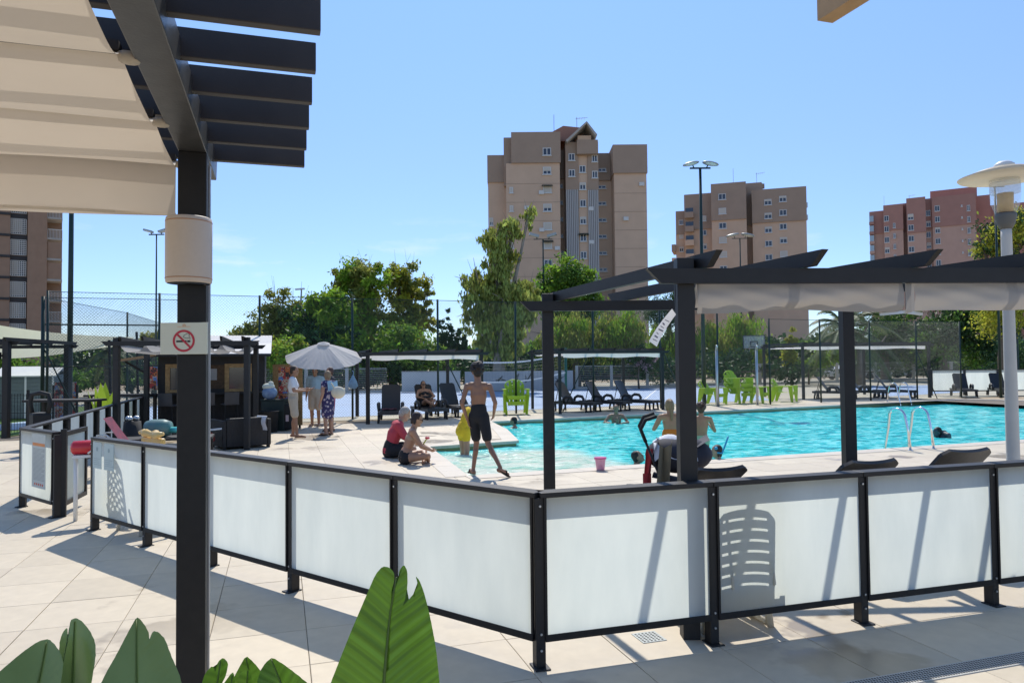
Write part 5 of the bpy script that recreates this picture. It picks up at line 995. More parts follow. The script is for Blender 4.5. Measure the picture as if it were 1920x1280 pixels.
def person(label, loc, rz, J={}, s=1.0, sk=mid_s, hair=hr_b, hs='short', tops=None, wear=(), vox=.011, group=None, build=1.0, fem=False, glasses=False, shoes=None, water=None, barefoot=True):
    """one body mesh (remeshed union), clothing and hair as children. wear: list of (kind, material, args)"""
    K_ = dict(STAND); K_.update(J); J = {k: V(v)*s for k, v in K_.items()}; J['look'] = V(K_['look']); t = thing('person', label, 'person', loc, rz, group)
    xs_ = (J['shR']-J['shL']).normalized(); xp = (J['hiR']-J['hiL']).normalized(); b = build*s; mb = MB(); wst = J['pel'].lerp(J['che'],.42)
    ch = .155 if not fem else .138; ws = .125 if not fem else .112; pv = .145 if not fem else .16
    def torso(m_, g=0, lo=0, hi=1):
        if lo < .3: cap(m_, J['pel']-(J['che']-J['pel']).normalized()*.02*s, J['pel'].lerp(wst,.6), pv*b+g, (pv*.93)*b+g, xp, .72)
        cap(m_, J['pel'].lerp(wst,.4), wst, pv*.93*b+g, ws*b+g, xs_, .74); cap(m_, wst, J['che'].lerp(wst,.1), ws*b+g, ch*b+g, xs_, .72); cap(m_, J['che'].lerp(wst,.2), J['che'].lerp(J['nek'],.45), ch*b+g, ch*.92*b+g, xs_, .66)
        cap(m_, J['shL'].lerp(J['shR'],.12)+V((0,0,-.01)), J['shR'].lerp(J['shL'],.12)+V((0,0,-.01)), .062*b+g, .062*b+g)
        cap(m_, J['nek']-V((0,0,.03)), J['shL'].lerp(J['nek'],.35), .05*b+g*.6, .052*b+g); cap(m_, J['nek']-V((0,0,.03)), J['shR'].lerp(J['nek'],.35), .05*b+g*.6, .052*b+g)
    torso(mb); cap(mb, J['nek']-(J['hed']-J['nek'])*.2, J['hed']-(J['hed']-J['nek'])*.25, .058*s, .054*s); h, r, L_, u, q = head(mb, J, s)
    fw = L_
    for e in 'RL':
        sg = 1 if e == 'R' else -1
        cap(mb, J['sh'+e], J['el'+e], .053*b, .040*b); cap(mb, J['el'+e], J['wr'+e], .041*b, .027*b); cap(mb, J['el'+e].lerp(J['wr'+e],.05), J['el'+e].lerp(J['wr'+e],.45), .038*b, .038*b); hand(mb, J['el'+e], J['wr'+e], -sg, (0,1,.1), s)
        cap(mb, J['hi'+e], J['kn'+e], .086*b*(1.06 if fem else 1), .056*b); cap(mb, J['kn'+e], J['an'+e], .053*b, .036*b); k1 = J['kn'+e].lerp(J['an'+e],.3); bk = (J['an'+e]-J['to'+e]); bk.z = 0; bk = bk.normalized() if bk.length > .01 else V((0,-1,0)); cap(mb, k1+bk*.012*s, J['kn'+e].lerp(J['an'+e],.55)+bk*.006*s, .054*b, .042*b)
        cap(mb, J['an'+e]-V((0,0,.03*s))+bk*.035*s, J['to'+e].lerp(J['an'+e],.3), .037*s, .034*s); cap(mb, J['to'+e].lerp(J['an'+e],.4), J['to'+e], .036*s, .024*s, None)
    if fem:
        for sg in (-1,1): mb.ell(J['che'].lerp(J['nek'],.12)+xs_*sg*.065*s+xs_.cross(V((0,0,1)))*(-.0)+ (V((0,0,1)).cross(xs_))*.085*s,(.058*s,.055*s,.055*s),10,8)
    remesh(mb, 'body', skin(sk), vox, t)
    # eyes
    ey = mat('eye_dark',(.02,.015,.012),.3)
    if glasses:
        g_ = MB(); [g_.ell(h+L_*.098*s+r*sg*.034*s+u*.012*s,(.028*s,.007*s,.021*s),10,6,q=q) for sg in (-1,1)]; g_.tube([h+r*.08*s+u*.015*s,h+r*.07*s+L_*.085*s+u*.018*s,h-r*.07*s+L_*.085*s+u*.018*s,h-r*.08*s+u*.015*s],.004*s,5); g_.build('sunglasses', mat('sunglass',(.012,.012,.014),.15), t, True)
    else:
        for sg in (-1,1): MB().ell(h+L_*.086*s+r*sg*.032*s+u*.004*s,(.013*s,.008*s,.007*s),8,6,q=q).build('eye', ey, t, True)
    # hair
    hm = mat('hair_%03d_%03d'%(hair[0]*999,hair[2]*999), hair, .6, var=.35, scale=60, bump=.5, bscale=160); hb = MB(); R = random.Random(int(h.x*1000+len(label)*7))
    if hs != 'bald':
        hb.ell(h+u*.042*s-L_*.022*s,(.083*s,.094*s,.094*s),14,10,q=q); hb.ell(h-u*.012*s-L_*.052*s,(.076*s,.060*s,.072*s),12,8,q=q)
        if hs == 'curly':
            for k in range(150):
                d = V((R.gauss(0,1),R.gauss(0,1),R.gauss(0,1))).normalized()
                if d.y > .45 and d.z < .55 or d.z < -.55: continue
                c = h+u*.06*s-L_*.022*s+q @ V((d.x*.1*s,d.y*.112*s,d.z*.108*s)); hb.ell(c,(.021*s,)*3,6,5)
        if hs in ('bob','pony','long'):
            for sg in (-1,1): cap(hb, h+r*sg*.066*s-L_*.03*s+u*.03*s, h+r*sg*.068*s-L_*.03*s-u*.07*s, .026*s, .022*s)
            cap(hb, h-L_*.075*s+u*.02*s, h-L_*.07*s-u*.075*s, .05*s, .042*s, r, .6)
        if hs == 'pony':
            hb.ell(h-L_*.10*s+u*.07*s,(.035*s,)*3,8,6); cap(hb, h-L_*.115*s+u*.06*s, h-L_*.14*s-u*.10*s, .03*s, .034*s); cap(hb, h-L_*.14*s-u*.10*s, h-L_*.12*s-u*.28*s, .036*s, .012*s)
        if hs == 'long': cap(hb, h-L_*.07*s-u*.05*s, h-L_*.09*s-u*.26*s, .075*s, .05*s, r, .5); [cap(hb, h+r*R.uniform(-.07,.07)*s-L_*.09*s-u*.05*s, h+r*R.uniform(-.08,.08)*s-L_*.10*s-u*R.uniform(.2,.3)*s, .022*s, .01*s) for _ in range(8)]
        if hs == 'fringe': hb.ell(h+L_*.06*s+u*.085*s,(.066*s,.035*s,.03*s),10,6,q=q)
        ho = remesh(hb, 'hair', hm, .009*s if hs == 'curly' else .011*s, t, 2)
    for (kind, m_, *a) in wear:
        c = MB(); g = .016*s; nm = kind
        if kind == 'tshirt':
            torso(c, g); ln = a[0] if a else .6
            for e in 'RL': cap(c, J['sh'+e], J['sh'+e].lerp(J['el'+e],ln), .066*b, .062*b)
            nm = 'shirt'
        elif kind == 'shorts':
            ln = a[0] if a else .8; cap(c, J['pel']-V((0,0,.03*s)), J['pel'].lerp(wst,.75), pv*b+g, pv*.95*b+g, xp, .76)
            for e in 'RL': cap(c, J['hi'+e], J['hi'+e].lerp(J['kn'+e],ln), .108*b, .094*b)
        elif kind == 'bottom':
            cap(c, J['pel']-V((0,0,.03*s)), J['pel'].lerp(wst,a[0] if a else .3), pv*b+.006*s, pv*.97*b+.006*s, xp, .74)
            for e in 'RL': cap(c, J['hi'+e], J['hi'+e].lerp(J['kn'+e],.12), .093*b, .092*b)
            nm = 'bikini_bottom' if not a else 'swimsuit'
        elif kind == 'bandeau':
            cap(c, J['che'].lerp(wst,.06), J['che'].lerp(J['nek'],.08), ch*b+.003*s, ch*b+.003*s, xs_, .70)
            for sg in (-1,1): c.ell(J['che'].lerp(J['nek'],.12)+xs_*sg*.065*s+(V((0,0,1)).cross(xs_))*.085*s,(.063*s,.06*s,.055*s),10,8)
            nm = 'bikini_top'
        elif kind == 'dress':
            torso(c, g, .2); d0 = J['knR'].lerp(J['knL'],.5); cap(c, J['pel'], d0+V((0,0,.06*s)), pv*b+g*1.5, .19*b, xp, .72)
            for e in 'RL': cap(c, J['sh'+e], J['sh'+e].lerp(J['el'+e],.25), .064*b, .062*b)
        elif kind == 'flipflops':
            for e in 'RL':
                d = (J['to'+e]-J['an'+e]); a0, a1 = J['an'+e]-V((0,0,.068*s))-d.normalized()*.05*s, J['to'+e]+d.normalized()*.02*s-V((0,0,.02*s))
                c2 = MB(); cap(c2, a0, a1, .036*s, .043*s, d.cross(V((0,0,1))), .32); md = a0.lerp(a1,.62); xx = d.cross(V((0,0,1))).normalized(); c2.tube([md+xx*.042*s, md+xx*.03*s+V((0,0,.055*s)), md-xx*.03*s+V((0,0,.055*s)), md-xx*.042*s],.012*s,6); c2.build('sandal', m_, t, True)
            continue
        remesh(c, nm, m_, .012, t, 8)
    return t
cl = lambda n, c, **k: mat('cloth_'+n, c, .85, var=.08, scale=14, bump=.25, bscale=40, **k)
blk, wht, lbl, red_, yel, khk, gry = cl('black',(.012,.013,.016)), cl('white',(.74,.74,.76)), cl('light_blue',(.34,.50,.62)), cl('red',(.48,.055,.075)), cl('yellow',(.70,.48,.02)), cl('khaki',(.48,.41,.32)), cl('charcoal',(.05,.05,.06))
flor = cl('floral',(.05,.04,.12)); n_ = flor.node_tree; vo = n_.nodes.new('ShaderNodeTexVoronoi'); vo.inputs['Scale'].default_value = 13; tcn = n_.nodes.new('ShaderNodeTexCoord'); n_.links.new(tcn.outputs['Object'], vo.inputs[0]); rp = n_.nodes.new('ShaderNodeValToRGB')
for i,(p_,c_) in enumerate(((.0,(.45,.12,.2)),(.22,(.55,.5,.55)),(.42,(.035,.03,.11)))):
    e_ = rp.color_ramp.elements[i] if i < 2 else rp.color_ramp.elements.new(p_)
    e_.position = p_; e_.color = (*c_,1)
n_.links.new(vo.outputs['Distance'], rp.inputs[0]); n_.links.new(rp.outputs[0], n_.nodes['Principled BSDF'].inputs['Base Color'])
orange = cl('orange',(.75,.20,.02)); mint = cl('mint',(.42,.55,.33)); peach = cl('nude',(.45,.30,.2)); bluep = cl('blue_panel',(.03,.22,.55))
# boy walking to the right, seen from behind, left knee trailing
person('boy in black swim shorts and sandals walking beside the pool, seen from behind', (-.52,11.2,0), radians(-20), dict(look=(-.55,.85,-.12), hed=(-.03,.03,1.60), nek=(-.01,0,1.44),
  shR=(.175,.03,1.385), shL=(-.18,-.04,1.39), elR=(.29,-.03,1.13), wrR=(.20,.13,.95), elL=(-.22,-.14,1.12), wrL=(-.16,-.07,.87), hiR=(.08,0,.92), hiL=(-.08,0,.92), knL=(-.07,.07,.50), anL=(-.10,.0,.09), toL=(-.22,.15,.045), knR=(.16,-.02,.51), anR=(.43,-.20,.17), toR=(.50,-.06,.05)), s=.985, sk=(.30,.155,.09), hair=hr_b, hs='curly', wear=[('shorts',blk,.78),('flipflops',blk)], vox=.0085, build=.86)
# woman sitting cross legged facing right, man behind in red
SIT = dict(pel=(0,0,.13), che=(0,.10,.43), nek=(0,.15,.60), hed=(0,.21,.755), look=(0,1,-.35), hiR=(.10,.02,.11), hiL=(-.10,.02,.11), knR=(.30,.36,.16), knL=(-.30,.36,.16), anR=(-.06,.40,.07), anL=(.06,.32,.07), toR=(-.22,.38,.05), toL=(.22,.30,.05), shR=(.17,.13,.56), shL=(-.17,.13,.56), elR=(.24,.26,.32), elL=(-.24,.26,.32), wrR=(.10,.42,.24), wrL=(-.10,.42,.24))
person('woman in a black bikini bottom sitting cross-legged at the pool edge', (-1.86,12.62,0), radians(-78), SIT, s=1.0, sk=(.40,.215,.13), hair=(.028,.014,.010), hs='bob', wear=[('bottom',blk),('bandeau',peach)], fem=True, glasses=True, vox=.0095)
person('grey haired man in a red shirt sitting behind the woman in bikini', (-2.28,13.55,0), radians(-72), dict(SIT, look=(0,1,-.5), hed=(0,.27,.74), nek=(0,.19,.60)), s=1.06, sk=mid_s, hair=hr_g, wear=[('tshirt',red_,.8),('shorts',blk,.7)], vox=.012, build=1.08)
ty = thing('toy_flower', 'small pink and yellow toy held up before the seated pair', 'toy', (-1.50,12.85,.36)); MB().ell((0,0,.06),(.045,.03,.025),10,6).build('toy_top', mat('toy_pink',(.8,.12,.15),.4), ty, True); MB().tube([(-.09,0,-.08),(-.03,0,.02),(0,0,.06)],.012,6).build('toy_stem', mat('toy_lime',(.5,.6,.1),.4), ty, True)
# yellow shirt bending in the shallow water by the platform
person('person in a yellow shirt standing in the shallow pool behind the boy', (-1.0,14.95,-.57), radians(-60), dict(pel=(0,-.05,.93), che=(0,.10,1.22), nek=(0,.18,1.36), hed=(0,.28,1.48), look=(.1,.9,-.6), shR=(.18,.15,1.32), shL=(-.18,.15,1.32), elR=(.25,.30,1.1), elL=(-.25,.30,1.1), wrR=(.14,.45,.95), wrL=(-.14,.45,.95)), s=1.0, sk=mid_s, hair=(.10,.13,.2), wear=[('tshirt',yel,.7),('shorts',yel,.35)], vox=.013)
# talking group under the parasol
person('man in a white T-shirt gesturing, khaki and blue shorts, barefoot', (-5.20,17.35,0), radians(-80), dict(look=(.1,1,-.12), elR=(.27,.05,1.14), wrR=(.20,.30,1.14), elL=(-.25,.10,1.15), wrL=(-.12,.36,1.17), knR=(.1,.06,.5), anR=(.1,.10,.08), toR=(.12,.30,.03)), s=.985, sk=tan_s, hair=hr_d, wear=[('tshirt',wht,.62),('shorts',khk,.85)], vox=.012)
person('man in a light blue polo shirt and khaki shorts facing the pool', (-5.55,20.6,0), radians(178), dict(), s=.96, sk=tan_s, hair=hr_d, wear=[('tshirt',lbl,.7),('shorts',khk,.85),('flipflops',khk)], vox=.013, build=1.16)
person('woman in a dark floral dress with a cream bag on her shoulder', (-4.52,17.95,0), radians(60), dict(look=(.2,1,-.1), elR=(.26,.08,1.12), wrR=(.16,.24,1.02)), s=.91, sk=mid_s, hair=(.32,.22,.13), hs='bob', wear=[('dress',flor),('flipflops',blk)], fem=True, vox=.012, build=1.08)
person('person in a dark T-shirt standing behind the woman in the floral dress', (-4.72,19.0,0), radians(120), dict(), s=.96, sk=tan_s, hair=(.10,.05,.04), wear=[('tshirt',gry,.65),('shorts',cl('pink',(.65,.15,.22)),.85),('flipflops',blk)], vox=.013)
bgp = thing('shoulder_bag', 'cream cloth bag hanging on the shoulder of the woman in floral dress', 'bag', (-4.22,17.72,.92), radians(20)); q = MB(); q.ell((0,0,.13),(.17,.10,.15),14,9); q.build('bag_body', mat('cream_cloth',(.70,.64,.50),.9,bump=.4,bscale=20), bgp, True); MB().tube([(-.1,0,.25),(-.16,.02,.36),(-.1,.05,.28)],.015,6).build('strap', MC['cream_cloth'], bgp, True)
bp2 = thing('blue_top_scarf', 'light blue scarf over the shoulders of the woman in floral dress', 'scarf', (-4.50,17.90,1.10), radians(60)); MB().grid(lambda u,v: (-.17+.34*u, -.13-.03*sin(pi*u)-.02*v, .22-.24*v+.02*sin(u*9)), 8, 6).build('cloth', cl('scarf',(.30,.48,.62)), bp2, True)
# sunbathing woman
person('woman in sunglasses and black swimsuit reclining on a lounger', (-2.78,23.5,.36), radians(205), dict(pel=(0,-.02,.13), che=(0,-.16,.39), nek=(0,-.25,.54), hed=(0,-.26,.69), look=(0,1,.05), hiR=(.09,.04,.10), hiL=(-.09,.04,.10), knR=(.14,.42,.22), knL=(-.14,.42,.22), anR=(-.05,.72,.06), anL=(.08,.72,.06), toR=(-.08,.82,.16), toL=(.1,.82,.16), shR=(.17,-.2,.50), shL=(-.17,-.2,.50), elR=(.30,-.05,.32), elL=(-.30,-.05,.32), wrR=(.12,.14,.27), wrL=(-.12,.14,.27)), s=1.0, sk=tan_s, hair=hr_b, hs='bob', wear=[('bottom',blk,1.0),('bandeau',blk)], fem=True, glasses=True, vox=.014)
# swimmers: water level -.125
def swim(label, x, y, depth, rz, **k): return person(label, (x,y,-.125-depth), rz, k.pop('J',{}), vox=.014, **k)
swim('dark haired swimmer low in the water beside the platform', .05,21.0,1.42,radians(80), hair=hr_b, sk=tan_s, J=dict(elR=(.45,.25,1.35),wrR=(.40,.5,1.36),elL=(-.45,.2,1.35),wrL=(-.4,.45,1.36)))
swim('swimmer facing the deck with a small dark child in front', 3.15,22.3,1.18,radians(172), hair=(.2,.1,.07), sk=tan_s, J=dict(elR=(.36,.12,1.2),wrR=(.18,.3,1.2),elL=(-.36,.12,1.2),wrL=(-.18,.3,1.2)))
swim('small dark haired child in front of the facing swimmer', 3.12,21.85,.94,radians(172), s=.66, hair=hr_b, sk=tan_s)
swim('dark haired swimmer with only the head out in the shallow part', 2.25,13.4,1.50,radians(-100), hair=hr_b, sk=tan_s, J=dict(look=(0,1,.5)))
swim('woman with a blond ponytail in orange swimsuit standing in the pool', 2.98,13.9,.60,radians(8), hair=hr_l, hs='pony', sk=(.42,.22,.12), fem=True, wear=[('bottom',orange,1.05)], J=dict(elR=(.30,.05,1.16),wrR=(.16,.24,1.22),elL=(-.30,.05,1.16),wrL=(-.16,.24,1.22)))
swim('curly haired child in mint swim bottoms standing beside the blond woman', 3.60,14.0,.46,radians(-8), s=.86, hair=(.10,.055,.03), hs='curly', sk=(.42,.22,.12), wear=[('bottom',mint)], J=dict(elR=(.30,.08,1.12),wrR=(.2,.26,1.25),elL=(-.28,.08,1.12),wrL=(-.16,.26,1.2)))
swim('child with a diving mask and blue snorkel near the pool edge', 3.62,12.95,1.28,radians(75), s=.95, hair=hr_d, hs='bob', sk=mid_s)
sn = thing('snorkel', 'bright blue snorkel on the masked child', 'snorkel', (3.66,12.9,.13)); MB().tube([(-.08,-.03,-.02),(.0,-.05,-.03),(.06,-.03,.1),(.12,-.02,.26)],.016,8).build('tube', mat('snorkel_blue',(.02,.35,.6),.3), sn, True); MB().ell((-.1,-.03,.06),(.03,.05,.03),8,6).build('mask', MC['snorkel_blue'], sn, True)
swim('swimmer diving under near the deep end, only a dark back showing', 10.2,17.4,1.34,radians(95), hair=hr_b, sk=(.06,.07,.08), J=dict(hed=(0,.14,1.44)))
# ================================================================== BAR CORNER (left)
osb = mat('osb_board',(.42,.25,.10),.8,var=.35,scale=16,bump=.2,bscale=40); hutw = mat('black_timber',(.022,.019,.017),.7,var=.4,scale=6,bump=.2)
wroof = mat('white_sheet_roof',(.66,.63,.59),.7,var=.05)
def collage(name, sc, bright=.9):
    m = mat(name,(.5,.5,.5),.5); n = m.node_tree; N = n.nodes; K = n.links.new; v = N.new('ShaderNodeTexVoronoi'); v.inputs['Scale'].default_value = sc; v.distance = 'CHEBYCHEV'; t = N.new('ShaderNodeTexCoord'); K(t.outputs['Object'], v.inputs[0]); z = N.new('ShaderNodeTexNoise'); z.inputs['Scale'].default_value = sc*3; K(t.outputs['Object'], z.inputs[0])
    r = N.new('ShaderNodeValToRGB'); e = r.color_ramp.elements; r.color_ramp.interpolation = 'CONSTANT'
    for i,(p,c) in enumerate(((0,(.45,.04,.03)),(.2,(.04,.03,.03)),(.36,(.55,.15,.04)),(.5,(.6,.5,.38)),(.62,(.10,.22,.5)),(.74,(.5,.08,.06)),(.86,(.55,.45,.3)))):
        q = e[i] if i < 2 else e.new(p); q.position = p; q.color = (*c,1)
    s = N.new('ShaderNodeSeparateColor'); K(v.outputs['Color'], s.inputs[0]); a = N.new('ShaderNodeMath'); a.operation='ADD'; b = N.new('ShaderNodeMath'); b.operation='MULTIPLY'; b.inputs[1].default_value = .5; K(z.outputs[0], b.inputs[0]); K(s.outputs[0], a.inputs[0]); K(b.outputs[0], a.inputs[1]); f = N.new('ShaderNodeMath'); f.operation='FRACT'; K(a.outputs[0], f.inputs[0]); K(f.outputs[0], r.inputs[0]); K(r.outputs[0], N['Principled BSDF'].inputs['Base Color']); return m
col1 = collage('menu_collage', 7); col2 = collage('menu_collage_fine', 12)
ht = thing('bar_hut', 'black timber bar hut with OSB framed windows and pale sheet roof', 'hut', (-9.2,19.0,0), radians(17.6)); W_ = 2.62
for x0,x1,z0,z1 in ((0,W_,0,1.0),(0,.28,1.0,2.0),(.62,1.72,1.0,2.0),(2.18,W_,1.0,2.0),(.28,.62,1.75,2.0),(1.72,2.18,1.75,2.0)): MB().box((x0,0,z0),(x1-.002,.08,z1)).build('wall_panel', hutw, ht)
MB().box((0,.08,0),(.08,2.4,2.1)).build('side_wall', hutw, ht); MB().box((W_-.08,.08,0),(W_,2.4,2.1)).build('side_wall', hutw, ht); MB().box((.08,2.32,0),(W_-.08,2.4,2.5)).build('back_wall', hutw, ht)
MB().bar((-.12+1.43,-.22,2.03),(-.12+1.43,2.6,2.62),2.95,.035).build('roof_sheet', wroof, ht); MB().bar((-.17,-.25,2.0),(2.79,-.25,2.0),.03,.06).build('gutter', anth, ht)
MB().box((-.1,-.42,.98),(W_+.02,-.005,1.03)).build('counter', hutw, ht)
for x0,x1 in ((.26,.64),(1.70,2.20)):
    for a,b_ in (((x0-.09,-.03,1.0),(x0+.02,-.004,1.78)),((x1-.02,-.03,1.0),(x1+.09,-.004,1.78)),((x0+.02,-.03,1.68),(x1-.02,-.004,1.78)),((x0+.02,-.03,1.035),(x1-.02,-.004,1.11))): MB().box(a,b_).build('window_frame', osb, ht)
    MB().box((x0,.03,1.02),(x1,.06,1.75)).build('window_pane', glass_d, ht)
MB().box((1.05,-.012,1.12),(1.62,-.003,1.75)).build('osb_panel', mat('dark_osb',(.10,.055,.025),.85,var=.4,scale=14), ht); MB().box((1.22,-.022,1.35),(1.42,-.013,1.65)).build('paper_notice', mat('grey_paper',(.30,.28,.26),.7), ht)
MB().bar((-.95,.1,1.88),(-.02,.1,2.02),.9,.04).build('side_awning', mat('awning_wood',(.42,.26,.12),.7,var=.2), ht); MB().bar((-.8,.15,1.86),(0,.15,1.35),.05,.05).build('awning_brace', hutw, ht)
MB().box((-.27,-.06,1.12),(-.01,-.035,1.72)).build('poster', collage('blue_poster', 9), ht)
MB().box((-.6,-.3,.95),(0,.1,1.0)).build('side_shelf', hutw, ht)
for k,x in enumerate((.5,.95,1.4,1.95)):
    so = thing('bar_stool', ['black bar stool at the hut end by the teal float','black bar stool half hidden by the no smoking post','black bar stool with grey shell under the paper notice','black bar stool under the right OSB window'][k], 'stool', (-9.15+x*.95,18.32+.30*x,0), .2*k, 'bar stools along the counter')
    for a in range(4): sx_, sy_ = (-1,1,1,-1)[a], (-1,-1,1,1)[a]; MB().tube([(sx_*.2,sy_*.2,0),(sx_*.14,sy_*.14,.72)],.013,6).build('leg', black, so)
    MB().box((-.19,-.18,.72),(.19,.18,.755)).build('seat', mat('grey_shell',(.06,.06,.065),.5), so, bev=.01); MB().grid(lambda u,v: (-.18+.36*u,-.18-.04*v-.03*sin(pi*u),.75+.3*v), 6, 4).build('backrest', MC['grey_shell'], so, True)
pergola_b = pergola('bar_pergola', 'black bar pergola with drooping grey sails over the lounge', [(-7.9,14.6),(-5.44,15.0),(-6.38,18.2),(-9.0,18.0)], H=2.30, nr=6, over=.2)
gsail = mat('grey_sail',(.42,.41,.40),.85,trans=.4,var=.05)
def bs(u0):
    def f(u, v): p = V((0,0,0)).lerp(V((2.46,.4,0)),u0+.19*u).lerp(V((-1.1,3.4,0)).lerp(V((1.5,3.6,0)),u0+.19*u), v); return (p.x,p.y,2.16-.17*sin(pi*u)-.03*sin(u*9))
    return f
for k in range(5): MB().grid(bs(.02+.195*k), 10, 12).build('grey_sail', gsail, pergola_b, True)
# OSB poster board, bins, bags
ob = thing('poster_board', 'upright OSB board covered with colourful menu pictures', 'board', (-6.62,20.2,0), radians(-6)); MB().box((0,0,.08),(.84,.04,1.75)).build('board', osb, ob); MB().box((.17,-.012,.95),(.62,-.003,1.68)).build('menu_poster', col1, ob); MB().box((.14,-.011,.5),(.6,-.003,.93)).build('menu_poster', col2, ob); [MB().box((x,0,0),(x+.05,.05,.1)).build('foot', hutw, ob) for x in (.05,.74)]
bx_ = thing('storage_box', 'dark green storage cabinet beside the bar hut', 'cabinet', (-6.62,19.25,0), radians(-4)); MB().box((0,0,0),(.62,.5,.80)).build('cabinet', mat('dark_green_plastic',(.015,.03,.025),.6), bx_, bev=.015); MB().box((-.02,-.02,.8),(.64,.52,.83)).build('lid', MC['dark_green_plastic'], bx_)
bn = thing('waste_bin', 'black round waste bin in front of the green cabinet', 'bin', (-6.30,18.95,0)); MB().lathe([(.0,0),(.2,0),(.235,.52),(.25,.54),(.23,.55),(.0,.53)], n=18).build('bin_body', rub, bn, True); MB().tube([(.24*cos(a),.24*sin(a),.54) for a in [2*pi*i/18 for i in range(19)]],.014,6,cap=False).build('rim', rub, bn)
b2 = thing('suitcase', 'black upright case with a small red and white tag', 'suitcase', (-5.98,19.35,0)); MB().box((-.16,-.12,.04),(.16,.12,.68)).build('shell', rub, b2, bev=.03); MB().box((.02,-.125,.25),(.10,-.121,.42)).build('luggage_tag', mat('tag_white',(.65,.5,.5),.5), b2); MB().tube([(-.06,0,.68),(-.06,0,.75),(.06,0,.75),(.06,0,.68)],.012,6).build('handle', rub, b2)
hb_ = thing('beach_bag', 'bulging blue and white beach bag on the green cabinet', 'bag', (-6.42,19.35,.83)); q = MB(); q.ell((0,0,.17),(.2,.17,.18),14,9); q.build('bag_body', mat('blue_bag',(.03,.06,.25),.7,c2=(.35,.5,.6),scale=7), hb_, True); q = MB(); q.ell((-.03,0,.33),(.17,.14,.1),12,7); q.ell((.03,0,.4),(.08,.07,.08),10,6); q.build('towel_top', mat('mint_towel',(.55,.62,.52),.95,c2=(.75,.72,.6),scale=9), hb_, True)
# wicker sofa with towel
sf = thing('wicker_sofa', 'black wicker lounge sofa seen from its back', 'sofa', (-5.78,15.55,0), radians(38)); wk = mat('black_wicker',(.02,.018,.017),.6,bump=.9,bscale=70,var=.4,scale=30)
MB().box((-.42,-.35,.05),(.42,.45,.36)).build('seat_base', wk, sf, bev=.02); MB().box((-.42,-.45,.05),(.42,-.352,.64)).build('backrest', wk, sf, bev=.02); MB().box((-.50,-.45,.05),(-.422,.45,.60)).build('armrest', wk, sf, bev=.02); MB().box((.422,-.45,.05),(.50,.45,.60)).build('armrest', wk, sf, bev=.02); MB().box((-.38,-.33,.362),(.38,.42,.46)).build('cushion', mat('dark_cushion',(.05,.05,.055),.9), sf, bev=.03)
for x,y in ((-.45,-.4),(.45,-.4),(-.45,.4),(.45,.4)): MB().box((x-.03,y-.03,0),(x+.03,y+.03,.05)).build('foot', rub, sf)
tw2 = thing('towel', 'white towel hung over the wicker sofa corner', 'towel', (-5.42,15.62,.62), radians(38)); MB().grid(lambda u,v: (.02-.10*u+.02*sin(v*8), -.42+.3*u, .05*sin(pi*min(1,v*2))-.42*max(0,v-.4)), 8, 10).build('cloth', MC['white_terry'], tw2, True)
sr = thing('swim_gear', 'heap of red and black swim gear by the wicker sofa', 'bag', (-6.05,14.75,0)); q = MB(); [q.ell((random.uniform(-.2,.2),random.uniform(-.15,.15),.12+.06*i),(.16,.13,.1),9,6) for i in range(4)]; q.build('bag_body', mat('red_black_bag',(.35,.04,.03),.7,c2=(.02,.02,.02),scale=9), sr, True); q = MB(); q.bar((-.25,-.1,.42),(.2,-.05,.46),.1,.03); q.build('flap', white, sr)
# lounge corner gear behind the fence
dl = thing('deck_chair', 'folding deck chair with curved white frame and red patterned sling', 'chair', (-5.92,11.7,0), radians(15))
for s in (-.25,.25): MB().tube([(-.55,s,.0),(-.62,s,.5),(-.58,s,.66),(-.45,s,.66),(.25,s,.08)],.014,6).build('frame_tube', white, dl, True)
MB().grid(lambda u,v: (-.5+.62*u, -.24+.48*v, .92-.78*u-.06*sin(pi*u)), 10, 4).build('sling', mat('patterned_sling',(.28,.02,.05),.8,c2=(.03,.02,.05),scale=11), dl, True); MB().grid(lambda u,v: (-.6+.62*u, -.22+.3*v, .60-.42*u), 6, 3).build('side_board', mat('pale_board',(.5,.5,.5),.6), dl, True)
fl_ = thing('inflatable_roll', 'rolled teal and grey inflatable beside the deck chair', 'float', (-5.95,12.3,.68)); q = MB().lathe([(0,-.22),(.12,-.2),(.15,-.1),(.15,.1),(.12,.2),(0,.22)], n=14); q.v = [(z,y,x) for x,y,z in q.v]; q.build('roll', mat('teal_roll',(.03,.20,.17),.5,c2=(.2,.22,.22),scale=6), fl_, True); MB().tube([(.2,0,-.03),(.48,-.05,-.02)],.05,10).build('tube_end', mat('aqua_foam',(.10,.62,.60),.6), fl_, True)
tb2 = thing('low_lounge_table', 'low black lounge table behind the fence under the float', 'table', (-6.0,12.3,0), radians(18)); MB().box((-.6,-.3,.49),(.9,.3,.53)).build('table_top', rub, tb2); [MB().box((x-.03,y-.03,0),(x+.03,y+.03,.49)).build('leg', rub, tb2) for x in (-.55,.85) for y in (-.25,.25)]
yf = thing('pool_ring', 'yellow inflatable ring lying folded against the fence top', 'float', (-4.25,8.6,0), radians(-38)); q = MB(); q.tube([(-.28+.56*i/10,.03*sin(i*1.3),.925+.012*sin(i*2.1)) for i in range(11)],[.02,.035,.045,.04,.045,.035,.045,.04,.045,.035,.02],10); q.build('ring_fold', mat('yellow_vinyl',(.75,.42,.04),.35,c2=(.7,.55,.3),scale=8), yf, True); q = MB(); q.box((-.25,.0,.55),(.25,.06,.88)); q.build('ring_body', MC['yellow_vinyl'], yf, bev=.02); MB().box((-.2,0,0),(.2,.3,.55)).build('crate', rub, yf)
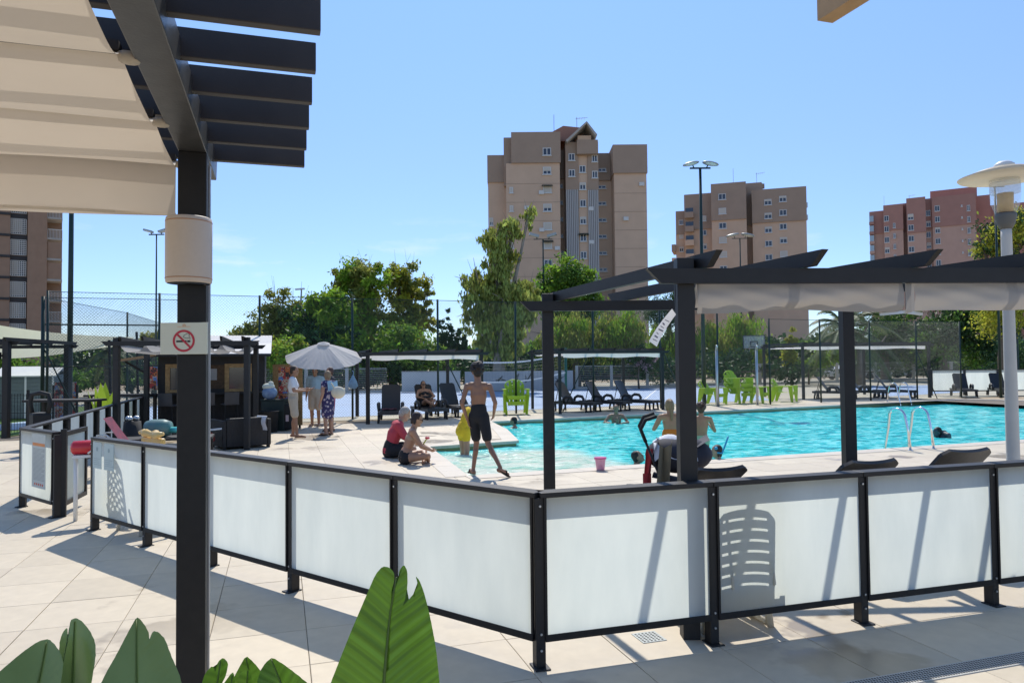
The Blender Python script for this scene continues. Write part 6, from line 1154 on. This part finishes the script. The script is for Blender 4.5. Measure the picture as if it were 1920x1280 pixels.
gb = thing('golf_bag', 'dark bag with shiny knobs standing in the lounge corner', 'bag', (-6.75,13.0,0)); MB().lathe([(0,0),(.15,0),(.17,.3),(.14,.75),(0,.76)], n=14).build('bag_body', rub, gb, True); [MB().ell((x,y,.8),(.045,.045,.045),8,6).build('knob', galv, gb, True) for x,y in ((-.08,0),(.07,.03),(0,-.07),(.02,.08))]
chs = thing('plastic_armchair', 'white lattice plastic chair standing close behind the glass bay', 'chair', (-3.80,7.78,0), radians(142)); cp_ = mat('white_plastic',(.70,.69,.64),.4,trans=.5)
bk = MB()
for j in range(14):
    for i in range(8):
        if 2 < j < 12 and 1 <= i < 7 and (i+j) % 2 == 0: continue
        f = lambda u,v: ((u-.5)*.42*(1-.25*v*v), .22+.12*v+.04*(1-(2*u-1)**2), .42+.46*v-.06*(2*u-1)**2*v)
        bk.add([f(i/8,j/14),f((i+1)/8,j/14),f((i+1)/8,(j+1)/14),f(i/8,(j+1)/14)],[(0,1,2,3)])
o = bk.build('backrest', cp_, chs); sm = o.modifiers.new('t','SOLIDIFY'); sm.thickness = .012
MB().box((-.22,-.22,.40),(.22,.24,.425)).build('seat', cp_, chs, bev=.01); [MB().tube([(sx_*.2,sy_*.2,.40),(sx_*.25,sy_*.26,0)],[.026,.02],6).build('leg', cp_, chs, True) for sx_ in (-1,1) for sy_ in (-1,1)]
for sx_ in (-1,1): MB().tube([(sx_*.24,.25,.62),(sx_*.27,0,.64),(sx_*.26,-.2,.60),(sx_*.22,-.22,.42)],.02,6).build('armrest', cp_, chs, True)
# --- far left: post, shed, shade sail, posters, tables, mesh fence
lp2 = pergola('corner_pergola', 'black corner pergola with floodlight at the lawn edge', [(-12.45,18.0),(-16,17.6),(-16.2,20.8),(-12.9,21.2)], H=2.45, nr=7, over=.35, pw=.14)
fl2 = thing('floodlight', 'small black floodlight fixed to the corner pergola', 'lamp', (-12.62,17.9,1.95)); MB().box((-.09,-.05,0),(.09,.03,.16)).build('housing', black, fl2); MB().box((-.07,-.056,.02),(.07,-.051,.14)).build('lens', lens_m, fl2); MB().box((-.02,.03,.05),(.1,.07,.1)).build('bracket', black, fl2)
sl = thing('shade_sail', 'large cream shade sail slung between posts by the brick block', 'shade sail', (0,0,0)); A_,B_,C_,D_ = V((-20,24,3.4)),V((-11.6,22.6,3.3)),V((-15.2,26,3.2)),V((-17.5,19.5,2.3))
P4 = [V((-15.6,20.6,2.0)),V((-13.1,23.6,2.4)),V((-13.7,26.5,2.8)),V((-18.5,24.5,3.4))]
MB().grid(lambda u,v: tuple(P4[0].lerp(P4[1],u).lerp(P4[3].lerp(P4[2],u),v)+V((0,0,-.14*sin(pi*u)-.12*sin(pi*v)))), 20, 20).build('sail_cloth', mat('cream_sail',(.80,.76,.54),.85,trans=.55,var=.04), sl, True); [MB().tube([p+V((.1,.1,-p.z)), p+V((.05,.05,.2))],.045,8).build('mast', anth, sl) for p in P4]
sd_ = thing('garden_shed', 'small grey slatted garden shed with white edged roof', 'shed', (-17.6,25.0,0), radians(12)); sg_ = mat('shed_grey',(.17,.20,.20),.7,var=.1)
MB().box((0,0,0),(1.75,1.2,1.5)).build('wall', sg_, sd_)
for k in range(11): MB().box((.0,-.02,.06+k*.13),(1.75,-.002,.17+k*.13)).build('board', sg_, sd_)
for x in (0,.84,1.69): MB().box((x,-.035,0),(x+.06,-.021,1.5)).build('white_trim', white, sd_)
for a,b_ in (((.875,-.15,1.44),(.875,.6,1.76)),((.875,1.35,1.44),(.875,.6,1.76))): MB().bar(a,b_,1.95,.04).build('roof_panel', white, sd_)
mb_ = thing('menu_stand', 'tall menu stand covered in red food pictures near the lawn', 'menu stand', (-13.9,22.2,0), radians(8)); MB().box((0,-.02,.55),(.62,.02,1.28)).build('panel', col1, mb_); MB().box((.04,-.022,.05),(.6,.02,.53)).build('lower_panel', col2, mb_); [MB().box((x,-.03,0),(x+.05,.03,1.2)).build('leg', black, mb_) for x in (-.05,.62)]
for k,(x,y,l) in enumerate(((-9.72,15.9,1.5),(-9.9,18.6,1.7))): tt = thing('bar_table', ['long black bar table behind the receding glass fence','second long black bar table nearer the palm'][k], 'table', (x,y,0), radians(-3)); MB().box((-l/2,-.3,.98),(l/2,.3,1.03)).build('table_top', hutw, tt); [MB().box((sx_*l*.42-.035,sy_*.22-.035,0),(sx_*l*.42+.035,sy_*.22+.035,.98)).build('leg', hutw, tt) for sx_ in (-1,1) for sy_ in (-1,1)]
hc = thing('black_bin', 'black rubbish bin with an upright looped handle beside the fence', 'bin', (-9.42,14.6,0)); MB().lathe([(0,0),(.2,0),(.22,.78),(.2,.82),(0,.84)], n=4).build('bin_body', rub, hc); MB().tube([(-.16,0,.82),(-.2,0,1.0),(-.17,0,1.18),(0,0,1.22),(.17,0,1.18),(.2,0,1.0),(.16,0,.82)],.045,8).build('loop_handle', rub, hc, True)
for k in range(5):
    a = V((-16+.95*k*.9,19.0,0)); mf = thing('lawn_fence', 'short bay of black wire fence along the lawn', 'fence', a, 0, 'black wire fence bays along the lawn'); MB().box((-.025,-.025,0),(.025,.025,1.15)).build('post', black, mf); q = MB(); [q.box((.06+.075*i-.004,-.004,.05),(.06+.075*i+.004,.004,1.05)) for i in range(11)]; [q.box((.03,-.006,z),(.83,.006,z+.012)) for z in (.1,.55,1.0)]; tag(q.build('wires', black, mf), kind='stuff')
bpz = thing('strelitzia_clump', 'bright green broad leaved clump behind the receding glass fence', 'plant', (-9.4,16.9,0))
for k in range(9):
    a = k*.7; R_ = .12+.03*(k%3); q = MB(); hh = .95+.1*(k%4); 
    q.grid(lambda u,v: (R_*cos(a)*(.6+1.5*v)+.11*(u-.5)*2*sin(pi*(.08+.92*v))*sin(a), R_*sin(a)*(.6+1.5*v)-.11*(u-.5)*2*sin(pi*(.08+.92*v))*cos(a), .45+hh*.75*v-.03*abs(u-.5)), 4, 10); lf = q.build('leaf', L_brt, bpz, True); MB().tube([(0,0,0),(R_*cos(a)*.6,R_*sin(a)*.6,.5)],.014,5).build('stalk', L_brt, lf)
